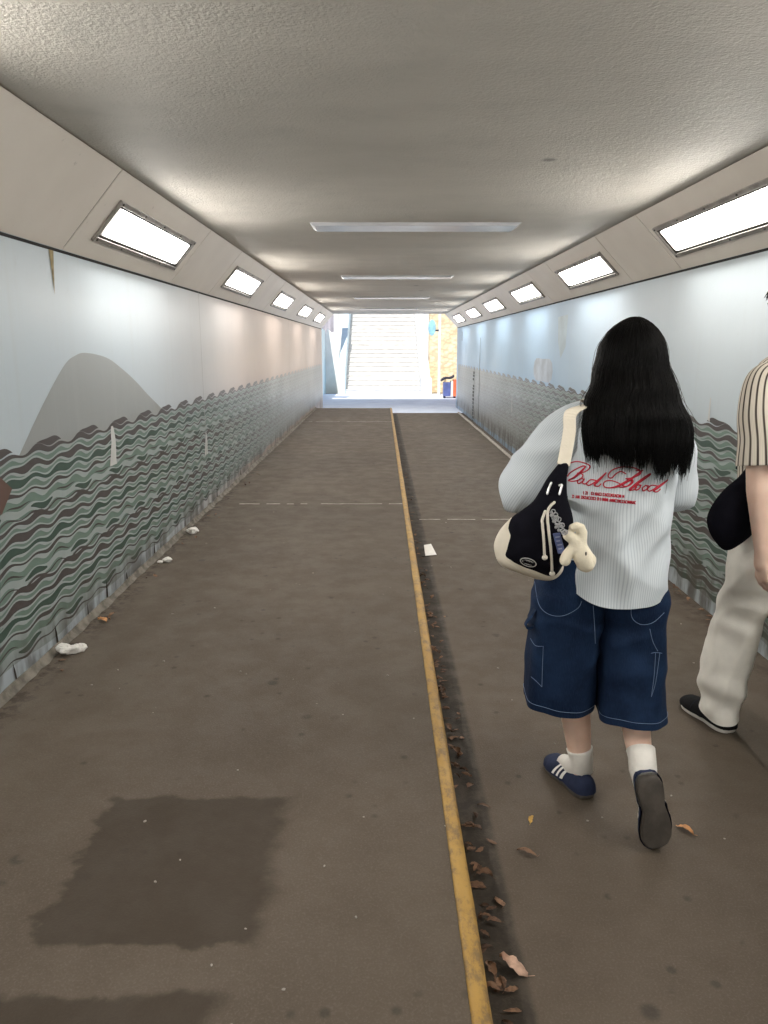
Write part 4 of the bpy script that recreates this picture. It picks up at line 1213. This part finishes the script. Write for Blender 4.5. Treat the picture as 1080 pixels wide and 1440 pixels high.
g1 = garment_torso(1.54, lambda a: .90, MX, MY, [(.88, 1.465), (1.54, 1.457)], [(.88, 2.66), (1.54, 2.668)], .007, seed=12)
ms = part('shirt', g1, M['knit'], pm, True)
gl = sleeve([(1.375, 2.66, 1.432), (1.325, 2.640, 1.405), (1.302, 2.60, 1.31), (1.303, 2.568, 1.21), (1.306, 2.555, 1.135)], [(0, .05), (.25, .064), (.6, .076), (1, .084)], .007, seed=15, cuff=.10)
part('sleeve', gl, M['knit'], ms, True)
gr = sleeve([(1.585, 2.66, 1.465), (1.615, 2.66, 1.41), (1.645, 2.66, 1.30), (1.66, 2.66, 1.15)], [(0, .05), (.25, .064), (.6, .074), (1, .080)], .007, seed=17, cuff=.10)
part('sleeve', gr, M['knit'], ms, True)
def tx(p, a, t):
    return .007 * (1 - 2 * abs(math.sin(p.z * 17 + 1.5 * math.cos(a + .5) + 4 * noise.noise(p * 3.5)))) * max(0, 1 - abs(p.z - .4) / .4) + .009 * (1 - 2 * abs(math.sin(a * 1.5 + p.z * 4.5 + 1.5 * noise.noise(p * 3)))) * min(1, t * 3) + .010 * math.sin(p.z * 46 + 5 * noise.noise(Vector((p.x * 5, p.y * 5, p.z * 2))) + math.cos(a) * 2) * (max(0, 1 - abs(p.z - .16) / .16) + .55 * max(0, 1 - abs(p.z - .52) / .16))
ga, _ = leg_cloth([(.05, 1.378, 2.835, .070, .080), (.12, 1.378, 2.835, .078, .085), (.25, 1.380, 2.825, .090, .092), (.5, 1.405, 2.79, .092, .095), (.75, 1.402, 2.70, .105, .112), (.95, 1.40, 2.66, .10, .12)], lambda a: .075 + .028 * math.cos(a), .009, .97, rows=80, seed=31, extra=tx)
gb_, _ = leg_cloth([(.05, 1.55, 2.38, .085, .09), (.2, 1.55, 2.42, .09, .095), (.5, 1.55, 2.63, .092, .10), (.75, 1.54, 2.66, .105, .115), (.95, 1.535, 2.66, .10, .12)], lambda a: .17, .009, .97, rows=60, seed=33, extra=tx)
gq, _ = leg_cloth([(.78, 1.468, 2.66, .15, .10), (.88, 1.468, 2.66, .172, .125), (1.0, 1.468, 2.66, .155, .118)], lambda a: .80, .003, 1.02, rows=20, n=80)
tr = part('trousers', ga, M['trouser'], pm, True); part('trouser_leg', gb_, M['trouser'], tr, True); part('seat', gq, M['trouser'], tr, True)
SB = [M['shoeblack'], M['sole_white']]
shoe(pm, (1.412, 2.775, 0), (1.330, 3.075, 0), (0, 0, 1), .300, .108, SB, False, hh=.95, side=-1)
shoe(pm, (1.55, 2.30, .20), (1.55, 2.50, .0), (0, .7, .7), .285, .106, SB, False, side=1)
g = MB()
hc = Vector((1.432, 2.69, 1.665))
g.ell(hc + Vector((0, -.018, .036)), (.084, .100, .088), n=24, m=14)
for k in range(420):
    th, ph = RH.uniform(0, 2 * PI), RH.uniform(-.25, 1.45)
    n = Vector((math.cos(ph) * math.cos(th), math.cos(ph) * math.sin(th), math.sin(ph)))
    if n.y > .55 and n.z < .35: continue
    p = hc + Vector((0, -.018, .036)) + Vector((n.x * .083, n.y * .099, n.z * .087))
    d = (n * .5 + Vector((RH.uniform(-.5, .5), RH.uniform(-.5, .2), -.75))).normalized()
    L = RH.uniform(.02, .045)
    g.tube([p - n * .004, p + (n * .6 + d * .5) * L * .5, p + d * L], [.0045, .0035, .0006], 5)
part('hair', g, M['hair'], pm, True)
MO = [(1052, 657), (1040, 671), (1020, 688), (1004, 708), (995, 728), (997, 746), (1006, 762), (1019, 774), (1034, 770), (1060, 750), (1085, 720), (1092, 680), (1080, 655)]
bt2 = thing('sling_bag', 'plain rounded black bag carried behind the striped-shirt person\'s arm', 'bag', (1.27, 2.62, .80))
part('body', pillow(MO, 2.615, .05, .045), M['black'], bt2, True)
g = MB(); strap(g, [spot(1060, 660, 2.60), (1.38, 2.52, 1.17), (1.48, 2.525, 1.32), (1.575, 2.575, 1.46), (1.585, 2.66, 1.487), (1.56, 2.76, 1.44), (1.45, 2.82, 1.25), (1.33, 2.78, 1.08)], .028, dirx=Vector((.5, .1, -1)))
part('strap', g, M['strapblack'], bt2)

# ================================================================== LITTER AND LEAVES
def leafmesh(seed, L=.06, W=.026, curl=1.0):
    r = random.Random(seed); g = MB(); rings = []
    for i in range(11):
        t = i / 10; w = W * .5 * (math.sin(PI * min(1, t * 1.02) ** .8) ** .8 + .02) * (1 + .14 * math.sin(t * 19 + seed))
        z = .004 + curl * (.012 * math.sin(t * PI * r.uniform(.8, 1.2)) + .006 * t * math.sin(seed))
        bend = .012 * math.sin(t * 2.4 + seed)
        ring = []
        for j in range(7):
            u = j / 6 * 2 - 1
            ring.append(Vector((u * w + bend, (t - .5) * L, z + curl * (.30 * W * u * u * math.sin(seed * 1.3 + t * 2) + .0015 * math.sin(u * 7 + t * 23)) + (.001 if j != 3 else -.0005))))
        rings.append(ring)
    g.loft(rings, closed=False)
    zmin = min(v[2] for v in g.v)
    g.v = [(x, y, z - zmin + .001) for x, y, z in g.v]
    g.tube([(.012 * math.sin(seed), -.5 * L, .004), (.004, -.66 * L, .003)], .0008, 5)
    me = g.mesh('leaf', smooth=True); me.materials.append(M['leaf']); return me
LM = [leafmesh(k, R.uniform(.04, .075), R.uniform(.018, .040), R.choice((.3, .5, .8, 1.3))) for k in range(14)]
def put_leaf(x, y, z, k, s, label, group=None, me=None):
    o = bpy.data.objects.new('dry_leaf', me or LM[k % len(LM)]); col.objects.link(o); ORG[o] = Vector((x, y, z))
    o.location = (x, y, z); o.scale = (s, s, s); o.rotation_euler = (R.uniform(-.25, .25), R.uniform(-.25, .25), R.uniform(0, 6.28))
    return tag(o, label, 'leaf', group)
G1 = 'dry brown leaves in the gutter beside the yellow kerb'
for k in range(150):
    c = R.choice((1.5, 1.62, 1.75, 1.95, 2.3, 2.75, 3.05, 3.3, 3.3, 3.55, 3.8, 4.2, 4.2, 4.6, 5.0, 5.6, 6.0, 6.6, 7.5, 9.0))
    y = c + R.gauss(0, .10 + .06 * c / 2)
    if y < 1.32: y = R.uniform(1.4, 3.2)
    x = .262 + abs(R.gauss(0, .032))
    put_leaf(x, y, .002 + (R.random() * .012 if k % 3 == 0 else 0), k, R.uniform(.45, .85) * (1.0 if y < 2.4 else .9), 'small dry brown leaf lying in the gutter beside the yellow kerb', G1)
G2 = 'dry leaves along the foot of the right wall'
for k in range(30):
    y = R.choice((3.9, 4.2, 4.6, 4.9, 5.2)) + R.gauss(0, .14)
    put_leaf(1.90 - abs(R.gauss(0, .03)), y, .002, k, R.uniform(.45, .8), 'small dry leaf swept against the foot of the right wall', G2)
G3 = 'dry leaves along the foot of the left wall'
for k in range(26):
    y = R.uniform(2.9, 9)
    put_leaf(-1.48 + abs(R.gauss(0, .05)), y, LF + .002, k, R.uniform(.35, .65), 'small dry leaf in the dirt at the foot of the left wall', G3)
def special(u, v, z, s, mat, label, seed, L=.07, W=.03, rot=0, curl=1.0):
    me = leafmesh(seed, L, W, curl); me.materials.clear(); me.materials.append(M[mat]); p = ground(u, v, z)
    o = put_leaf(p.x, p.y, z + .003, 0, s, label, me=me); o.rotation_euler = (.05, .05, rot); return o
special(722, 1362, 0, 1.0, 'leaf_tan', 'large pale tan leaf sticking out of the kerb gutter nearest the viewer', 4, .082, .036, 1.0, 1.2)
special(962, 1171, 0, 1.0, 'leaf_orange', 'orange leaf lying beside the woman\'s raised shoe', 6, .06, .024, .9, .7)
special(749, 1156, 0, .8, 'leaf_yellow', 'small yellow leaf on the lower path left of the woman\'s feet', 3, .05, .02, -.7, .5)
special(740, 1203, 0, 1.0, 'leaf', 'flat brownish leaf below the yellow leaf on the lower path', 5, .06, .022, 1.4, .5)
special(942, 806, 0, 1.3, 'leaf_yellow', 'curled golden leaf at the foot of the right wall beside the woman\'s shorts', 2, .10, .05, 1.2, 1.6)
special(1012, 872, 0, 1.0, 'leaf_orange', 'orange leaf at the foot of the right wall beside cream trousers', 8, .08, .03, .3, 1.2)
special(143, 874, LF, 1.0, 'leaf_orange', 'orange leaf at the foot of the left wall behind the crumpled tissue', 7, .06, .03, 1.0, 1.2)
def tissue(u, v, z, lumps, label):
    p = ground(u, v, z); g = MB()
    for dx, dy, r in lumps:
        b = len(g.v); g.ell(p + Vector((dx, dy, r * .55)), (r, r * .8, r * .62), n=22, m=14)
        for i in range(b, len(g.v)):
            q = Vector(g.v[i]); d = q - (p + Vector((dx, dy, r * .55)))
            f = 1 + .75 * noise.noise(q * 34) + .45 * (.5 - abs(noise.noise(q * 80)))
            q = p + Vector((dx, dy, r * .55)) + d * f; q.z = max(q.z, z + .001); g.v[i] = tuple(q)
    solo('crumpled_tissue', g, M['tissue'], label, 'tissue', tuple(p))
tissue(102, 918, LF, ((-.016, -.006, .036), (.022, .022, .030), (.004, .034, .026)), 'crumpled white tissue in two lumps nearest the viewer by the left wall')
tissue(271, 750, LF, ((0, 0, .040),), 'farthest crumpled white tissue by the left wall, near the floor joint')
tissue(234, 790, LF, ((0, 0, .026), (-.03, -.03, .014)), 'small crumpled white tissue between the two others by the left wall')
g = MB(); q = [ground(u, v, .004) for u, v in ((598, 782), (614, 781), (606, 766), (596, 767))]
a = [g.add(p + Vector((0, 0, dz))) for p, dz in zip(q, (.002, .004, .006, .002))]; b = [g.add(p + Vector((0, 0, dz + .0015))) for p, dz in zip(q, (.002, .004, .006, .002))]
g.face(*a[::-1]); g.face(*b)
for i in range(4): g.face(a[i], a[(i + 1) % 4], b[(i + 1) % 4], b[i])
solo('paper_sheet', g, M['tissue'], 'flat white scrap of paper beside the gutter on the lower path', 'paper', tuple(q[0]))
FM = []
for k in range(4):
    g = MB(); n = 6; top = []
    for i in range(n):
        a = 2 * PI * i / n; r = R.uniform(.5, 1) * .007
        top.append((r * math.cos(a), r * math.sin(a) * .7, .002 + R.uniform(0, .002)))
    g.face(*[g.add(p) for p in top])
    bot = [g.add((x, y, 0)) for x, y, z in top]
    for i in range(n): g.face(bot[i], bot[(i + 1) % n], (i + 1) % n, i)
    me = g.mesh('fleck'); me.materials.append(M['scrap']); FM.append(me)
def fleck(u, v, z, label, group):
    p = ground(u, v, z); o = bpy.data.objects.new('paper_fleck', R.choice(FM)); col.objects.link(o)
    o.location = p; s = R.uniform(.45, .95) * (1 + .12 * max(0, p.y - 2)); o.scale = (s, s, s); o.rotation_euler.z = R.uniform(0, 6); ORG[o] = p
    tag(o, label, 'litter', group)
for u, v in ((398, 1392), (345, 1306), (297, 1357), (218, 1240), (626, 1162), (168, 968), (166, 942), (129, 963), (243, 863), (302, 855), (338, 944), (346, 948), (545, 950), (456, 1218), (334, 1083), (290, 764), (352, 745), (230, 930), (440, 806), (500, 1290), (385, 720), (470, 690), (204, 1155), (253, 1209)):
    fleck(u, v, LF, 'tiny pale paper fleck on the raised path', 'paper flecks on the raised path')
for u, v in ((634, 688), (634, 798), (607, 796), (780, 1046), (847, 1150), (826, 1155), (958, 878), (976, 933), (944, 1120), (690, 590), (660, 604), (700, 940), (720, 985), (627, 735)):
    fleck(u, v, 0, 'tiny pale paper fleck on the lower path', 'paper flecks on the lower path')

# ================================================================== CAMERA, LIGHT, RENDER
cd = bpy.data.cameras.new('camera'); cam = bpy.data.objects.new('camera', cd); col.objects.link(cam)
cam.location = (0, 0, CAMZ); cam.rotation_euler = (PI / 2 - TH, 0, -.00283)
cd.sensor_fit = 'HORIZONTAL'; cd.sensor_width = 36; cd.lens = 36 * 1060 / 1080
cd.clip_start = .05; cd.clip_end = 500
scn.camera = cam
w = bpy.data.worlds.new('World'); scn.world = w; w.use_nodes = True
nt = w.node_tree; sky = nt.nodes.new('ShaderNodeTexSky'); sky.sky_type = 'NISHITA'; sky.sun_disc = False
EL, AZ = math.radians(52), math.radians(190)     # azimuth of the sun, clockwise from +y
sky.sun_elevation = EL; sky.sun_rotation = AZ
nt.links.new(sky.outputs[0], nt.nodes['Background'].inputs[0]); nt.nodes['Background'].inputs[1].default_value = .15
sl = bpy.data.lights.new('sun', 'SUN'); sl.energy = 5; sl.angle = math.radians(.53); sl.color = (1, .95, .87)
so = bpy.data.objects.new('sun', sl); col.objects.link(so)
sd = Vector((math.sin(AZ) * math.cos(EL), math.cos(AZ) * math.cos(EL), math.sin(EL)))
so.rotation_euler = sd.to_track_quat('Z', 'Y').to_euler(); so.location = sd * 40
scn.view_settings.view_transform = 'Standard'; scn.view_settings.look = 'None'; scn.view_settings.exposure = 0
scn.render.engine = 'CYCLES'
scn.cycles.use_denoising = True
scn.cycles.max_bounces = 8; scn.cycles.diffuse_bounces = 5; scn.cycles.glossy_bounces = 4
scn.cycles.sample_clamp_indirect = 8
scn.cycles.caustics_reflective = False; scn.cycles.caustics_refractive = False
